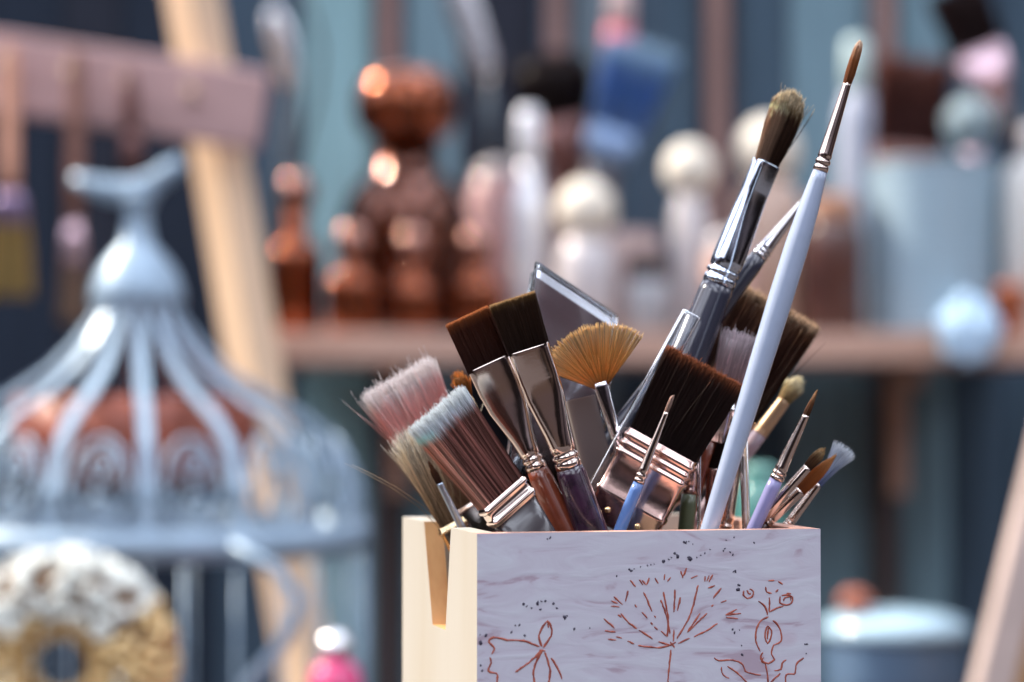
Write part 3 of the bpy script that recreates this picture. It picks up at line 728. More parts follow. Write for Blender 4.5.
# ---- clear plastic sleeve: a thin-walled flat box open at the bottom
def sleeve():
    D = .768
    a = P(536, 262, D); b = P(619, 315, D); dn = (P(519, 387, D) - P(536, 262, D)).normalized()
    w_ = (b - a); W = w_.length; w_.normalize(); nn = w_.cross(dn).normalized()
    if nn.y > 0: nn = -nn
    w_ = (w_ + Vector((0, .30, 0))).normalized(); nn = (nn + Vector((-.30, 0, 0))).normalized(); W *= 1.04
    T = 0.0052; t_ = .0007; ctr = (a + b) / 2; H = handle_end(a, dn, .006, .05)
    root = thing('plastic_sleeve', 'clear flat plastic sleeve standing behind the golden fan brush', 'sleeve', ctr + dn * H)
    m = MB()
    ns = 40; secs = [(0, .90, .7), (.0008, 1, 1), (H, 1, 1)]
    O = []
    for s_, fa, fb in secs:
        ring = []
        for i in range(ns):
            x, y = sup(2 * math.pi * (i + .5) / ns, 9)
            ring.append(ctr + dn * s_ + w_ * (x * W / 2 * (1 if fa == 1 else .985)) + nn * (y * T / 2 * fb))
        O.append(ring)
    I = []
    for s_ in (t_, H):
        ring = []
        for i in range(ns):
            x, y = sup(2 * math.pi * (i + .5) / ns, 9)
            ring.append(ctr + dn * s_ + w_ * (x * (W / 2 - t_)) + nn * (y * (T / 2 - t_)))
        I.append(ring)
    rings = O + I[::-1]; vs = [p for r_ in rings for p in r_]; fs = []
    for k_ in range(len(rings) - 1):
        for i in range(ns):
            j = (i + 1) % ns; fs.append((k_ * ns + i, k_ * ns + j, (k_ + 1) * ns + j, (k_ + 1) * ns + i))
    fs.append(tuple(range(ns))[::-1]); L_ = 4 * ns; fs.append(tuple(range(L_, L_ + ns)))
    m.add(vs, fs); m.build('sleeve_shell', M_clear, root)
    # the raised border the photograph shows round its edge and a fold across it
    r_ = MB(); cs = [ctr - w_ * W / 2, ctr + w_ * W / 2]
    r_.add(*tube([cs[0] + dn * H * .98 + nn * T * .3, cs[0] + dn * .004 + nn * T * .3, cs[0] + dn * .001 + w_ * .002 + nn * T * .3, cs[1] + dn * .001 - w_ * .002 + nn * T * .3, cs[1] + dn * .004 + nn * T * .3, cs[1] + dn * H * .98 + nn * T * .3], .0009, 8))
    r_.build('border', M_clear, root)
    card = MB().add(*obox(ctr + dn * (H * .51) , w_, nn, dn, W * .475, .0006, H * .485))
    card.build('card_insert', mat('dark_card', srgb(104, 74, 76), .5), root, smooth=False)
sleeve()

# ================================================================== BACKGROUND
YS0, YS1 = 2.20, YW - 0.015
SH = CAMZ + (402 - 332) / F * YS0
M_shelf = mat('pale_pink_wood', srgb(206, 168, 150), 0.6, noise=0.2, nscale=14, stretch=(.4, 4, 4), bump=.2)
sx0, sx1 = P(238, 340, YS0).x, P(1075, 340, YS0).x
shelf = thing('shelf', 'pale wooden shelf plank carrying the bottles, jars and the ribbed can', 'shelf', ((sx0 + sx1) / 2, YS1, SH - .028))
MB().add(*bx(sx0, sx1, YS0, YS1, SH - .028, SH)).build('plank', M_shelf, shelf, smooth=False, bevel=.002)
for xx in (sx0 + .12, sx1 - .12):
    MB().add(*bx(xx, xx + .02, YS1 - .12, YS1, SH - .048, SH - .028)).add(*bx(xx, xx + .02, YS1 - .02, YS1, SH - .16, SH - .048)).build('bracket', M_shelf, shelf, smooth=False)

def on(px, D): return Vector(((px - 512) / F * D, D, SH))
def prof(D, items):
    """(half width px, y px) list -> lathe profile (bottom to top)"""
    return [(hw * pxm(D), max(0, (CAMZ + (402 - y) / F * D) - SH)) for hw, y in items]
def coat_ior(m, v):
    m.node_tree.nodes['Principled BSDF'].inputs['Coat IOR'].default_value = v; return m
M_amber = mat('amber_glass', srgb(134, 64, 26), 0.15, .9, coat=.8)
M_amberd = mat('dark_amber_glass', srgb(88, 42, 22), 0.15, .9, coat=.8)
M_cork = mat('pale_round_wood', srgb(240, 232, 216), .6, noise=.15, nscale=40)
M_milk = mat('milky_glass', srgb(226, 220, 222), .18, trans=.25, coat=.6)
M_pinkc = mat('pink_ceramic', srgb(214, 172, 172), .25, coat=.5)
M_tin = mat('grey_blue_tin', srgb(158, 184, 200), .42, .25)
M_dark = mat('dark_brown_plastic', srgb(48, 30, 30), .35, coat=.3)

def lath(name, label, cat, px, D, parts, group=None):
    """parts: (part name, material, profile, centre offset). First part may stand alone."""
    root = thing(name, label, cat, on(px, D), group)
    for pn, m, items in parts:
        MB().add(*lathe(on(px, D), prof(D, items), 40)).build(pn, m, root)
    return root
GA = 'small amber brown bottles in a row on the shelf'
def amber(px, D, hw, h1, h2, label):
    yb = 402 - (SH - CAMZ) * F / D
    arc = [(hw - 15 + 15 * math.cos(t_), h2 + 6 - 15 * math.sin(t_)) for t_ in [math.pi / 2 * k_ / 6 for k_ in range(7)]]
    cap = [(15 * math.cos(t_) + 3, h1 + 6 - 16 * math.sin(t_)) for t_ in [math.pi / 2 * k_ / 6 for k_ in range(7)]]
    return lath('amber_bottle', label, 'bottle', px, D, [
        ('bottle_body', M_amber, [(hw * .93, yb), (hw, yb - 4)] + arc + [(hw * .46, h2 - 13), (hw * .42, h1 + 20)]),
        ('cap', mat('rose_silver_cap', srgb(170, 128, 116), .15, 1.0), [(15, h1 + 24), (18, h1 + 22)] + cap + [(.5, h1 - 10.5)])], GA)
amber(296, 2.30, 27, 182, 250, 'amber brown bottle beside the leaning timber, leftmost of the row on the shelf')
amber(352, 2.238, 27, 233, 280, 'amber brown bottle in front left of the tall brown one on the shelf')
amber(413, 2.26, 28, 236, 288, 'amber brown bottle directly in front of the tall brown one on the shelf')
amber(477, 2.265, 28, 236, 285, 'amber brown bottle below the pinkish jar, rightmost of the row on the shelf')
lath('amber_bottle', 'tall dark amber bottle with a broad stopper behind the small bottles', 'bottle', 406, 2.352, [
    ('bottle_body', M_amberd, [(62, 336), (66, 330), (66, 232), (65, 218), (61, 203), (54, 190), (44, 179), (33, 172), (33, 138)]),
    ('stopper', M_amber, [(30, 140), (44, 134), (51, 122), (53, 106), (51, 90), (44, 77), (30, 70), (10, 67)])])
lath('ceramic_jar', 'pinkish white ceramic jar behind the rightmost small amber bottle', 'jar', 496, 2.43, [
    ('jar_body', M_pinkc, [(24, 336), (28, 330), (30, 260), (29, 200), (24, 180), (20, 176)]), ('lid', M_milk, [(22, 178), (23, 172), (15, 164), (5, 160)])])
lath('white_bottle', 'slim silvery white bottle right of the pinkish jar on the shelf', 'bottle', 529, 2.29, [
    ('bottle_body', mat('satin_white', srgb(226, 228, 234), .25, .3), [(17, 335), (19, 330), (19, 215), (17, 196), (11, 180), (10, 160)]), ('cap', mat('satin_white', (1, 1, 1)), [(12, 162), (13, 158), (13, 118), (9, 108)])])
GC = 'milky jars with round wooden stoppers on the shelf'
def corkjar(px, D, r, yc, ybody, hw, label, m=M_milk):
    yb = 402 - (SH - CAMZ) * F / D
    root = lath('stoppered_jar', label, 'jar', px, D, [('jar_body', m, [(hw * .9, yb), (hw, yb - 5), (hw, ybody + 22), (hw * .8, ybody + 8), (hw * .55, ybody)])], GC)
    c = on(px, D); c.z = CAMZ + (402 - yc) / F * D
    MB().add(*sphere(c, r * pxm(D), 24, 16)).build('stopper', M_cork, root)
corkjar(586, 2.25, 30, 210, 236, 30, 'milky jar with a round wooden stopper, left of the three stoppered jars')
corkjar(690, 2.26, 27, 169, 192, 19, 'slim milky jar with a tall white neck and round wooden stopper, middle of the three')
corkjar(768, 2.30, 33, 150, 180, 34, 'beige jar with a round wooden stopper behind the tall dark-handled brush', mat('beige_ceramic', srgb(196, 168, 152), .4, coat=.3))
lath('mug', 'pale pinkish grey mug holding the dark and the blue brushes on the shelf', 'mug', 612, 2.345, [
    ('mug_body', mat('pink_grey_ceramic', srgb(190, 168, 166), .35, coat=.4), [(44, 336), (47, 330), (50, 236), (49, 234), (46, 236), (44, 325)])])
lath('small_jar', 'low grey jar with a dark lid between the stoppered jars on the shelf', 'jar', 648, 2.235, [
    ('jar_body', mat('grey_stoneware', srgb(168, 170, 176), .35, coat=.4), [(20, 333), (23, 330), (23, 285), (19, 278)]), ('lid', M_dark, [(20, 280), (21, 277), (21, 258), (18, 254)])])
lath('small_jar', 'low beige jar left of the brown jar, under the broad brown brush', 'jar', 730, 2.235, [
    ('jar_body', mat('blush_ceramic', srgb(206, 170, 158), .4), [(24, 333), (26, 330), (26, 262), (20, 250)]), ('lid', M_milk, [(21, 252), (22, 250), (22, 236), (16, 232)])])
lath('brown_jar', 'dark brown jar between the long white handle and the ribbed can', 'jar', 832, 2.27, [
    ('jar_body', mat('dark_brown_glaze', srgb(84, 52, 46), .3, coat=.5), [(28, 334), (31, 330), (31, 240), (27, 224), (22, 218)]), ('lid', mat('tan_wood', srgb(170, 120, 90), .5), [(24, 220), (25, 217), (25, 200), (20, 196)])])
lath('pale_bottle', 'tall pale bottle standing just left of the brown block brush', 'bottle', 858, 2.36, [
    ('bottle_body', mat('pale_lilac_plastic', srgb(188, 196, 214), .35, trans=.1), [(17, 337), (20, 330), (20, 120), (16, 100), (9, 88)]), ('cap', mat('pale_mint_plastic', srgb(190, 212, 210), .35), [(11, 90), (14, 86), (14, 44), (10, 38)])])
# ribbed can (open)
ci = [(64, 334), (66, 331)]
y = 326
while y > 172: ci += [(66, y), (64.6, y - 3), (66, y - 6)]; y -= 8
ci += [(67.5, 167), (67.5, 164), (64.5, 164), (63, 320)]
lath('ribbed_can', 'large ribbed grey-blue tin can on the right half of the shelf', 'can', 934, 2.295, [('can_body', M_tin, ci)])
lath('white_bottle', 'white bottle at the right end of the shelf, cut by the photo edge', 'bottle', 1036, 2.26, [
    ('bottle_body', mat('soft_white', srgb(222, 222, 218), .4), [(30, 334), (33, 330), (33, 180), (28, 165), (14, 157)]), ('cap', M_milk, [(15, 158), (15, 130), (12, 126)])])
lath('terracotta_pot', 'tiny orange-brown pot in front of the white bottle at the shelf end', 'pot', 1010, 2.225, [
    ('pot_body', mat('terracotta', srgb(188, 104, 66), .7), [(9, 333), (10, 331), (15, 296), (17, 295), (17, 286), (15, 285), (12, 320)])])

# cloth over the shelf edge
def cloth():
    m = MB(); D0 = YS0 - .004; nx_, ny_ = 18, 22; vs = []; fs = []
    for j in range(ny_ + 1):
        s_ = j / ny_
        for i in range(nx_ + 1):
            a = i / nx_; th = a * 2 - 1
            wpx = 33 * (0.80 + .2 * math.sin(s_ * math.pi)) ; 
            if s_ < .55: yy = 2.228 - (2.228 - D0) * (s_ / .55); zz = SH + .008 + .026 * math.cos(th * math.pi / 2) * math.sin(math.pi * (s_ / .55) ** .8 * .9 + .15)
            else: yy = D0 - .010 * math.cos(th * math.pi / 2); zz = SH + .008 - (s_ - .55) / .45 * .036 * (1 - .35 * th * th)
            fold = .0035 * math.sin(a * 17 + s_ * 3)
            x = P(968 + th * wpx, 320, yy).x
            vs.append(Vector((x, yy - abs(fold) - .002, zz + fold * .6)))
    W_ = nx_ + 1
    for j in range(ny_):
        for i in range(nx_): fs.append((j * W_ + i, j * W_ + i + 1, (j + 1) * W_ + i + 1, (j + 1) * W_ + i))
    m.add(vs, fs); o = m.build('cloth', mat('pale_blue_cloth', srgb(176, 206, 232), .85), None, loc=(P(968, 320, 2.21).x, 2.21, SH))
    so = o.modifiers.new('thickness', 'SOLIDIFY'); so.thickness = .002
    tag(o, 'crumpled pale blue cloth hanging over the front edge of the shelf below the can', 'cloth')
cloth()

# brushes and tools standing in the mug and the can on the shelf
GB = 'brushes and tools standing among the jars on the shelf'
def bgbrush(name, label, tip, base, D, wp, tp_, cols, ferr, hnd, hl, mf, mh, N=500, **k):
    return brush(name, label, tip, base, D, D, wp, tp_, N, cols, ferr, hnd, mf, mh, hlen=hl, rad=.0006, **k)
bgbrush('mop_brush', 'big dark mop brush, nearly black, standing in the pinkish mug', (548, 55), (560, 124), 2.365, [(0, 26), (.4, 42), (.8, 42), (1, 34)], [(0, 20), (.5, 30), (1, 26)],
        [(0, c3(34, 24, 26)), (1, c3(44, 30, 30))], [(-2, 27, 22, 3), (20, 24, 20, 2.5), (60, 14, 14, 2)], [(58, 13, 13), (80, 11, 11), (170, 8, 8)], 200, mat('mauve_ferrule', srgb(126, 88, 84), .4, .4), M_redbr, rnd=.15, group=GB)
bgbrush('flat_brush', 'tilted brush with pale blue and cobalt bristles right of the dark mop brush', (644, 48), (614, 132), 2.322, [(0, 26), (1, 36)], [(0, 10), (1, 12)],
        [(0, c3(120, 150, 200)), (.3, c3(96, 140, 206)), (.6, c3(80, 128, 206)), (.85, c3(150, 190, 224)), (1, c3(176, 206, 226))], [(-2, 27, 11, 5), (24, 24, 11, 5), (30, 22, 10, 5)], [(28, 20, 9), (60, 9, 8), (110, 7, 7)], 165, mat('blue_grey_metal', srgb(110, 130, 160), .35, .6), M_navy, group=GB)
def pencil():
    D = 2.362; a = P(624, -30, D); b_ = P(594, 318, D); d = (b_ - a).normalized(); u = d.cross(Y_).normalized(); v = u.cross(d); q = pxm(D)
    r_ = thing('long_brush_handle', 'pale pink handle with a red collar sticking up between the mop and blue brushes', 'brush', b_, GB)
    MB().add(*loft(a, d, u, v, [(0, 9 * q, 9 * q, 2), (3 * q, 12 * q, 12 * q, 2), (60 * q, 15 * q, 15 * q, 2)], 20)).build('handle', mat('pale_pink_lacquer', srgb(232, 206, 204), .3, coat=.5), r_)
    MB().add(*loft(a, d, u, v, [(60 * q, 16 * q, 16 * q, 2), (84 * q, 14 * q, 14 * q, 2)], 20)).build('collar', mat('red_lacquer', srgb(226, 70, 92), .3, coat=.5), r_)
    MB().add(*loft(a, d, u, v, [(84 * q, 10 * q, 10 * q, 2), ((b_ - a).length, 6 * q, 6 * q, 2)], 20)).build('ferrule', mat('mauve_ferrule', (1, 1, 1)), r_)
pencil()
bgbrush('block_brush', 'reddish brown block brush standing upright in the ribbed can', (914, 62), (908, 150), 2.29, [(0, 33), (1, 36)], [(0, 10), (1, 11)],
        [(0, c3(84, 44, 42)), (.6, c3(92, 50, 44)), (1, c3(128, 72, 56))], [(-2, 34, 11, 6), (24, 34, 11, 6), (27, 33, 10, 6)], [(26, 26, 9), (60, 12, 9), (120, 9, 9)], 165, mat('brown_metal', srgb(110, 76, 70), .4, .5), M_redbr, group=GB)
bgbrush('flat_brush', 'tilted dark brown brush with a pinkish silver ferrule at the top right', (955, -10), (979, 52), 2.31, [(0, 25), (1, 30)], [(0, 10), (1, 11)],
        [(0, c3(40, 22, 24)), (1, c3(52, 28, 28))], [(-2, 26, 11, 5), (30, 22, 11, 4), (60, 13, 11, 2)], [(58, 12, 11), (90, 9, 9), (150, 8, 8)], 215, mat('pink_silver', srgb(206, 176, 184), .25, .8), M_dark, group=GB)
bgbrush('round_brush', 'soft round brush with bluish white bristles in front of the tilted dark brush', (968, 97), (972, 150), 2.262, [(0, 12), (.5, 27), (1, 22)], [(0, 12), (.5, 24), (1, 20)],
        [(0, c3(180, 200, 210)), (1, c3(232, 246, 250))], [(-2, 12, 12, 2), (20, 11, 11, 2)], [(18, 10, 10), (60, 8, 8), (100, 7, 7)], 160, mat('pink_silver', (1, 1, 1)), M_white, rnd=.3, group=GB)
# palette knives
def knife(label, a, b_, c_, D, wblade, name='palette_knife'):
    A_, B_, C_ = P(*a, D), P(*b_, D), P(*c_, D); q = pxm(D)
    r_ = thing(name, label, 'palette knife', C_, GB)
    d = (A_ - B_).normalized(); u = d.cross(Y_).normalized(); v = u.cross(d); L = (A_ - B_).length
    MB().add(*loft(B_, d, u, v, [(0, 3 * q, 2 * q, 2), (L * .15, wblade * q, 1.5 * q, 3), (L * .6, wblade * 1.1 * q, 1.4 * q, 3), (L * .9, wblade * .8 * q, 1.2 * q, 3), (L, 2 * q, 1 * q, 2)], 24)).build('blade', mat('brushed_steel', (.8, .82, .85), .22, 1.0), r_)
    d2 = (C_ - B_).normalized(); u = d2.cross(Y_).normalized(); v = u.cross(d2); L = (C_ - B_).length
    MB().add(*loft(B_, d2, u, v, [(-2 * q, 3 * q, 3 * q, 2), (10 * q, 4 * q, 4 * q, 2), (22 * q, 8 * q, 8 * q, 2), (L * .6, 9 * q, 9 * q, 2), (L, 7 * q, 7 * q, 2)], 20)).build('handle', mat('slate_lacquer', srgb(64, 78, 88), .3, coat=.4), r_)
knife('silver palette knife with its blade up, behind the leftmost amber bottle', (272, 8), (292, 90), (268, 330), 2.33, 13)
knife('wide silver palette knife leaning up left out of frame above the pinkish jar', (446, -40), (490, 84), (489, 160), 2.355, 15)
cw = MB().add(*tube([P(*p, 2.36) for p in [(300, 330), (296, 220), (303, 150), (318, 95), (322, 50), (312, 10), (296, -20)]], .0024, 8))
tag(cw.build('wire_loop', M_dark, None, loc=P(300, 330, 2.36)), 'thin dark bent wire rising beside the left palette knife', 'wire', GB)

# leaning timbers of the easel and the rack board
M_timb = mat('blond_timber', srgb(236, 204, 172), .55, noise=.2, nscale=12, stretch=(2, 2, .3), bump=.2)
easel = thing('easel', 'blond timber easel leaning behind the birdcage, its beam crossing the left of the photo', 'easel', (P(300, 682, 2.12).x, 2.12, 0))
def beam(a, b_, D0, D1, hw, hd, name, m, yaw=0):
    A_ = P(*a, D0); B_ = P(*b_, D1); d = (B_ - A_).normalized(); B_ = A_ + d * ((A_.z - 0.002) / -d.z); 
    u = d.cross(Y_).normalized(); v = u.cross(d).normalized(); rot = Matrix.Rotation(R(yaw), 3, d); u, v = rot @ u, rot @ v
    L = (B_ - A_).length; return MB().add(*obox(A_ + d * L / 2, u, v, d, hw, hd, L / 2)).build(name, m, easel, smooth=False, bevel=.002)
beam((178, -90), (300, 640), 2.10, 2.13, .0145, .026, 'beam', M_timb, -34)
beam((186, -90), (304, 640), 2.135, 2.165, .010, .008, 'rear_beam', mat('tan_timber', srgb(176, 128, 92), .55, noise=.2, nscale=12, stretch=(2, 2, .3)), -10)
MB().add(*tube([P(176, -78, 2.085), P(190, -78, 2.15)], .005, 12)).build('hinge_bolt', M_gold, easel)
def rack():
    D = 2.055; a = P(-70, 62, D); b_ = P(264, 112, D); d = (b_ - a).normalized(); u = Vector((-d.z, 0, d.x))
    c = (a + b_) / 2; L = (b_ - a).length
    root = thing('tool_rack', 'pinkish wooden rack board fixed across the easel, holding hung brushes', 'rack', c)
    MB().add(*obox(c, d, Y_, u, L / 2, .009, 40 * pxm(D))).build('board', mat('pinkish_board', srgb(196, 160, 158), .6, noise=.2, nscale=10, stretch=(.5, 1, 4), bump=.2), root, smooth=False, bevel=.004)
    for px in (10, 74, 131, 195):
        p = P(px, 62 + (px + 70) * .15 - 6, D); p.y = D - .009
        MB().add(*tube([p + Vector((0, 0, 0)), p + Vector((0, -.022, 0.002))], .004, 12)).build('peg', M_timb, root)
rack()
GH = 'brushes hung on the wooden rack'
DH = 2.028
bgbrush('hanging_brush', 'hung brush with pinkish handle and yellow bristles at the far left edge', (10, 292), (10, 222), DH, [(0, 17), (1, 22)], [(0, 8), (1, 8)],
        [(0, c3(190, 160, 100)), (1, c3(206, 178, 116))], [(-2, 18, 9, 5), (22, 16, 9, 4), (30, 11, 8, 2)], [(29, 9, 8), (60, 9, 8), (150, 9, 7)], 176, mat('violet_ferrule', srgb(150, 130, 160), .3, .7), mat('peach_wood', srgb(214, 158, 132), .5), group=GH)
bgbrush('hanging_brush', 'hung brush with long brown handle and pale bristles, second from the left edge', (72, 318), (73, 262), DH, [(0, 11), (1, 13)], [(0, 7), (1, 7)],
        [(0, c3(150, 120, 104)), (1, c3(176, 146, 124))], [(-2, 12, 8, 5), (22, 11, 8, 4), (40, 9, 8, 2)], [(39, 8, 8), (90, 10, 8), (205, 8, 7)], 212, mat('pink_silver', (1, 1, 1)), mat('walnut_wood', srgb(132, 92, 80), .5), group=GH)
bgbrush('hanging_brush', 'short hung dark brown brush, nearest to the easel beam', (133, 190), (132, 160), DH, [(0, 10), (1, 12)], [(0, 7), (1, 7)],
        [(0, c3(92, 60, 56)), (1, c3(110, 76, 70))], [(-2, 11, 8, 5), (16, 10, 8, 4), (26, 8, 8, 2)], [(25, 7, 7), (50, 10, 8), (84, 7, 7)], 90, mat('mauve_ferrule', (1, 1, 1)), mat('walnut_dark', srgb(104, 66, 62), .5), group=GH)

# ---- birdcage
DC = 1.70; qc = pxm(DC); cc = P(137, 402, DC); 
M_cage = mat('pale_blue_painted_metal', srgb(158, 182, 202), .38, .15, noise=.2, nscale=60)
zc = lambda y: CAMZ + (402 - y) / F * DC
cage = thing('birdcage', 'pale blue-grey metal birdcage with domed ribbed top and scrollwork', 'birdcage', (cc.x, DC, BZ))
domep = [(38, 296), (46, 318), (66, 345), (92, 370), (132, 396), (172, 416), (203, 442), (222, 484), (229, 540)]
def dome_pt(r, y, a): return Vector((cc.x + r * qc * math.sin(a), DC - r * qc * math.cos(a), zc(y)))
for i in range(16):
    a = R(11.25 + 22.5 * i)
    pts = []
    for k in range(len(domep) - 1):
        for s_ in (0, .33, .66):
            (r0, y0), (r1, y1) = domep[k], domep[k + 1]; pts.append(dome_pt(r0 + (r1 - r0) * s_, y0 + (y1 - y0) * s_, a))
    pts.append(dome_pt(*domep[-1], a))
    # flat strap: wide along the circumference
    tv = Vector((math.cos(a), math.sin(a), 0)); vs = []; fs = []
    for k, p in enumerate(pts):
        t_ = (pts[min(k + 1, len(pts) - 1)] - pts[max(k - 1, 0)]).normalized(); nn = t_.cross(tv).normalized(); hw = (4.2 + 2.2 * min(1, k / 8)) * qc
        for sx, sn in ((-1, -1), (1, -1), (1, 1), (-1, 1)): vs.append(p + tv * (hw * sx) + nn * (1.6 * qc * sn))
    for k in range(len(pts) - 1):
        for j in range(4): fs.append((k * 4 + j, k * 4 + (j + 1) % 4, (k + 1) * 4 + (j + 1) % 4, (k + 1) * 4 + j))
    fs += [(0, 3, 2, 1), tuple(len(vs) - 4 + j for j in range(4))]
    MB().add(vs, fs).build('rib', M_cage, cage, smooth=False)
    # scrolls between ribs
    a2 = a + R(11.25); sc_ = MB()
    def onring(yy, dx):
        rb = np.interp(yy, [p_[1] for p_ in domep], [p_[0] for p_ in domep]) + 1
        return dome_pt(rb, yy, a2 + dx / 226)
    sc_.add(*tube([onring(476 - 40 * math.cos(t_ / 32 * 2 * math.pi), 28 * math.sin(t_ / 32 * 2 * math.pi)) for t_ in range(33)], 2.4 * qc, 8))
    for sgn, yc, rr in ((1, 460, 17), (-1, 497, 13)):
        sc_.add(*tube([onring(yc + sgn * rr * (1 - .75 * k / 22) * math.sin(-.5 * math.pi + k / 22 * 2.9 * math.pi), rr * (1 - .75 * k / 22) * math.cos(-.5 * math.pi + k / 22 * 2.9 * math.pi)) for k in range(23)], 2.2 * qc, 8))
    sc_.build('scroll', M_cage, cage)
def ring(y0, y1, r0, r1):
    return lathe((cc.x, DC, 0), [(r0 * qc, zc(y1)), (r1 * qc, zc(y1)), (r1 * qc, zc(y0)), (r0 * qc, zc(y0)), (r0 * qc, zc(y1))], 64, cap=False)
MB().add(*ring(519, 549, 228, 232)).build('band', M_cage, cage)
MB().add(*lathe((cc.x, DC, 0), [(r * qc, zc(y)) for r, y in [(40, 308), (48, 303), (46, 290), (40, 272), (28, 256), (17, 244), (14, 228), (12, 212), (16, 204), (20, 196), (14, 190), (5, 186)]], 40)).build('crown', M_cage, cage)
fpts = [P(x_, y_, DC) for x_, y_ in [(72, 178), (88, 184), (108, 190), (132, 192), (152, 184), (168, 172), (182, 160)]]
MB().add(*tube(fpts, [5 * qc, 9 * qc, 12 * qc, 14 * qc, 12 * qc, 11 * qc, 7 * qc], 14)).build('finial', M_cage, cage)
zb = CAMZ - .143 / 1
for i in range(28):
    a = 2 * math.pi * (i + .5) / 28
    p0 = dome_pt(229, 549, a); p1 = Vector((p0.x, p0.y, BZ + .006))
    MB().add(*tube([p0, p1], 1.6 * qc, 6)).build('bar', M_cage, cage)
MB().add(*lathe((cc.x, DC, BZ), [(.001, 0), (236 * qc, 0), (236 * qc, .010), (228 * qc, .012), (.001, .008)], 64, cap=False)).build('base_plate', M_cage, cage)
# bowed bracket on the cage front
MB().add(*tube([P(232, 545, DC - .165), P(272, 566, DC - .170), P(300, 600, DC - .172), P(285, 640, DC - .172), P(246, 686, DC - .17), P(228, 760, DC - .165)], [5 * qc, 6 * qc, 7 * qc, 7 * qc, 6 * qc, 5 * qc], 10)).build('bracket', M_cage, cage)
# rust bowl hung inside
rb_ = thing('hanging_bowl', 'rust red-brown bowl hanging inside the birdcage dome', 'bowl', (P(150, 470, DC + .02).x, DC, zc(480)))
def hz(y): return zc(y)
c0 = P(150, 402, DC).x
MB().add(*lathe((cc.x, DC, 0), [(r * qc, zc(y_)) for r, y_ in [(14, 484), (90, 482), (112, 474), (120, 455), (122, 396), (114, 396), (112, 450), (104, 464), (80, 472), (10, 474)]], 40)).build('bowl', mat('rust_glaze', srgb(156, 78, 56), .5, noise=.3, nscale=30), rb_)
for k in range(3):
    a = R(40 + 120 * k); MB().add(*tube([Vector((cc.x + 108 * qc * math.sin(a), DC - 108 * qc * math.cos(a), zc(400))), Vector((cc.x, DC, zc(306)))], 1.2 * qc, 6)).build('chain', M_cage, rb_)

# ---- wreath of gold beads and white blossoms leaning on the cage front
DW = 1.47; qw = pxm(DW); wc = P(62, 664, DW); Rm, rm = 72 * qw, 46 * qw; bot = wc.z - Rm - rm
wr = thing('wreath', 'round wreath of golden beads topped with white blossoms in front of the birdcage', 'wreath', (wc.x, DW, max(bot, BZ)))
core = MB(); nU, nV = 48, 14; vs = []; fs = []
for i in range(nU):
    a = 2 * math.pi * i / nU
    for j in range(nV):
        b_ = 2 * math.pi * j / nV; vs.append(Vector((wc.x + (Rm + rm * .8 * math.cos(b_)) * math.cos(a), DW + rm * .8 * math.sin(b_), wc.z + (Rm + rm * .8 * math.cos(b_)) * math.sin(a))))
for i in range(nU):
    for j in range(nV): fs.append((i * nV + j, ((i + 1) % nU) * nV + j, ((i + 1) % nU) * nV + (j + 1) % nV, i * nV + (j + 1) % nV))
core.add(vs, fs); core.build('wicker_core', mat('dark_wicker', srgb(112, 86, 64), .8), wr)
gb, wbm = MB(), MB()
for k in range(620):
    a = random.uniform(0, 2 * math.pi); b_ = random.uniform(math.pi * .9, math.pi * 2.1); r_ = rm * .85
    p = Vector((wc.x + (Rm + r_ * math.cos(b_)) * math.cos(a), DW + r_ * math.sin(b_), wc.z + (Rm + r_ * math.cos(b_)) * math.sin(a)))
    if math.sin(a) > .55 and r_ * math.cos(b_) * 1 > -rm * .5 or random.random() < .10: wbm.add(*sphere(p, random.uniform(6, 10) * qw, 8, 6, (1, .8, .8)))
    else: gb.add(*sphere(p, random.uniform(6, 10) * qw, 8, 6))
tag(gb.build('gold_beads', mat('gold_bead', srgb(222, 190, 136), .25, .55), wr), kind='stuff')
tag(wbm.build('white_blossoms', mat('white_blossom', srgb(232, 236, 228), .4, coat=.4), wr), kind='stuff')

# ---- pink bottle
def lathz(name, label, cat, px, D, z0, parts, **k):
    root = thing(name, label, cat, ((px - 512) / F * D, D, z0))
    for pn, m, it in parts:
        MB().add(*lathe(((px - 512) / F * D, D, 0), [(r * pxm(D), (CAMZ + (402 - y_) / F * D) if y_ is not None else z0) for r, y_ in it], 36)).build(pn, m, root)
    return root
lathz('pink_bottle', 'magenta pink bottle with a silver ball cap low in front of the birdcage', 'bottle', 336, 1.45, BZ,
      [('bottle_body', mat('magenta_glass', srgb(214, 60, 120), .25, coat=.5), [(26, None), (28, 860), (28, 690), (24, 668), (12, 658)]), ('cap', mat('silver_cap', (.9, .9, .92), .25, .9), [(10, 660), (15, 655), (18, 646), (15, 636), (7, 631)])])
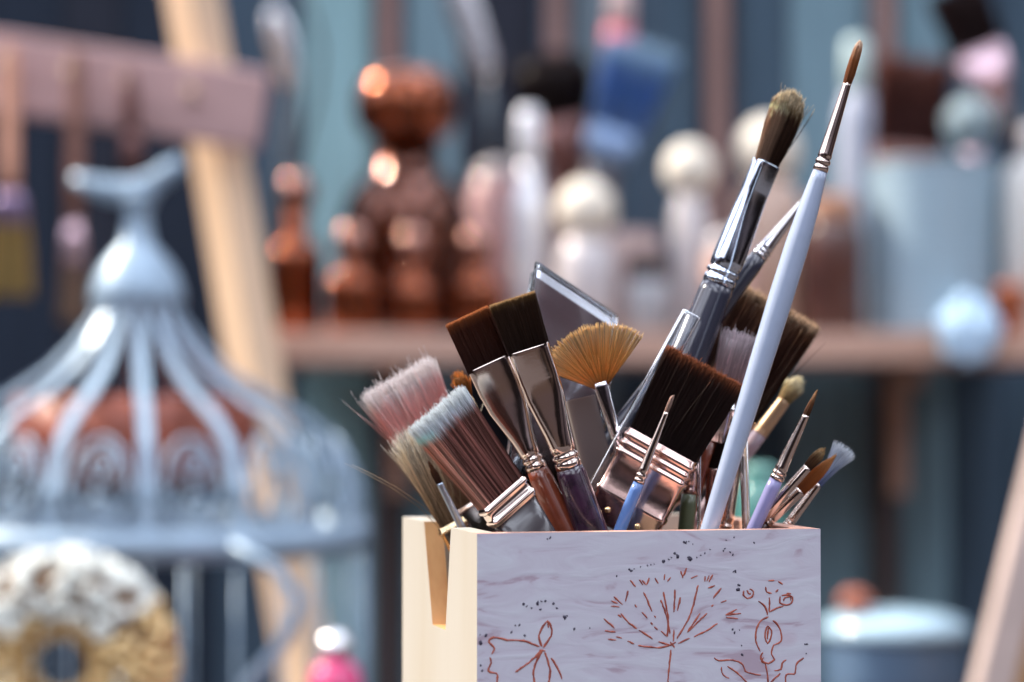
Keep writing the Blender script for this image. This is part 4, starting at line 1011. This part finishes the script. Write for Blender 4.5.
# ---- teal bottle behind the holder
lathz('teal_bottle', 'small teal green glass bottle seen right of the white handle, behind the holder', 'bottle', 760, 1.22, TAB,
      [('bottle_body', mat('teal_glass', srgb(86, 150, 142), .2, coat=.5, trans=.2), [(24, None), (27, 700), (27, 520), (24, 492), (16, 478)]), ('cap', mat('teal_cap', srgb(96, 148, 140), .4), [(17, 480), (17, 468), (12, 464)])])
# ---- enamel pot bottom right
pot = lathz('enamel_pot', 'wide pale blue enamel pot with a lid at the lower right', 'pot', 893, 1.90, BZ,
      [('pot_body', mat('blue_enamel', srgb(96, 122, 150), .3, coat=.5), [(60, None), (66, 810), (70, 660), (71, 634), (72, 630)]),
       ('lid', mat('pale_blue_enamel', srgb(176, 208, 226), .25, coat=.6), [(75, 634), (77, 628), (70, 618), (45, 611), (15, 608), (4, 607)])])
kx = P(857, 600, 1.87)
MB().add(*sphere((kx.x, 1.88, kx.z - .002), 15 * pxm(1.88), 20, 12, (1.2, 1, .8))).build('lid_knob', mat('orange_brown_clay', srgb(170, 98, 74), .5), [c_ for c_ in pot.children if c_.name.startswith('lid')][0])
# ---- leaning frame bottom right
def frame():
    D = 1.62; a = P(1036, 430, D); b_ = P(972, 690, D); d = (b_ - a).normalized()
    L = .62; r_ = Vector((-d.z, 0, d.x)); r_ = r_ if r_.x > 0 else -r_
    low = a + d * ((a.z - BZ - .004 + r_.z * .42) / -d.z)
    root = thing('picture_frame', 'pale wooden picture frame leaning at the lower right corner', 'picture frame', low)
    W_ = .42; m = mat('whitewashed_wood', srgb(206, 186, 178), .6, noise=.2, nscale=20); up = -d
    lo2 = low + r_ * W_
    for c_, ax, hl in ((low + up * L / 2 + r_ * .012, up, L / 2), (low + up * L / 2 + r_ * (W_ - .012), up, L / 2)):
        MB().add(*obox(c_, r_, Y_, ax, .012, .014, hl)).build('side_rail', m, root, smooth=False, bevel=.002)
    for s_ in (.012, L - .012):
        MB().add(*obox(low + up * s_ + r_ * W_ / 2, r_, Y_, up, W_ / 2 - .024, .013, .012)).build('cross_rail', m, root, smooth=False, bevel=.002)
    MB().add(*obox(low + up * L / 2 + r_ * W_ / 2, r_, Y_, up, W_ / 2 - .024, .002, L / 2 - .024)).build('backing_board', mat('golden_board', srgb(196, 150, 98), .6, noise=.2, nscale=8), root, smooth=False)
frame()
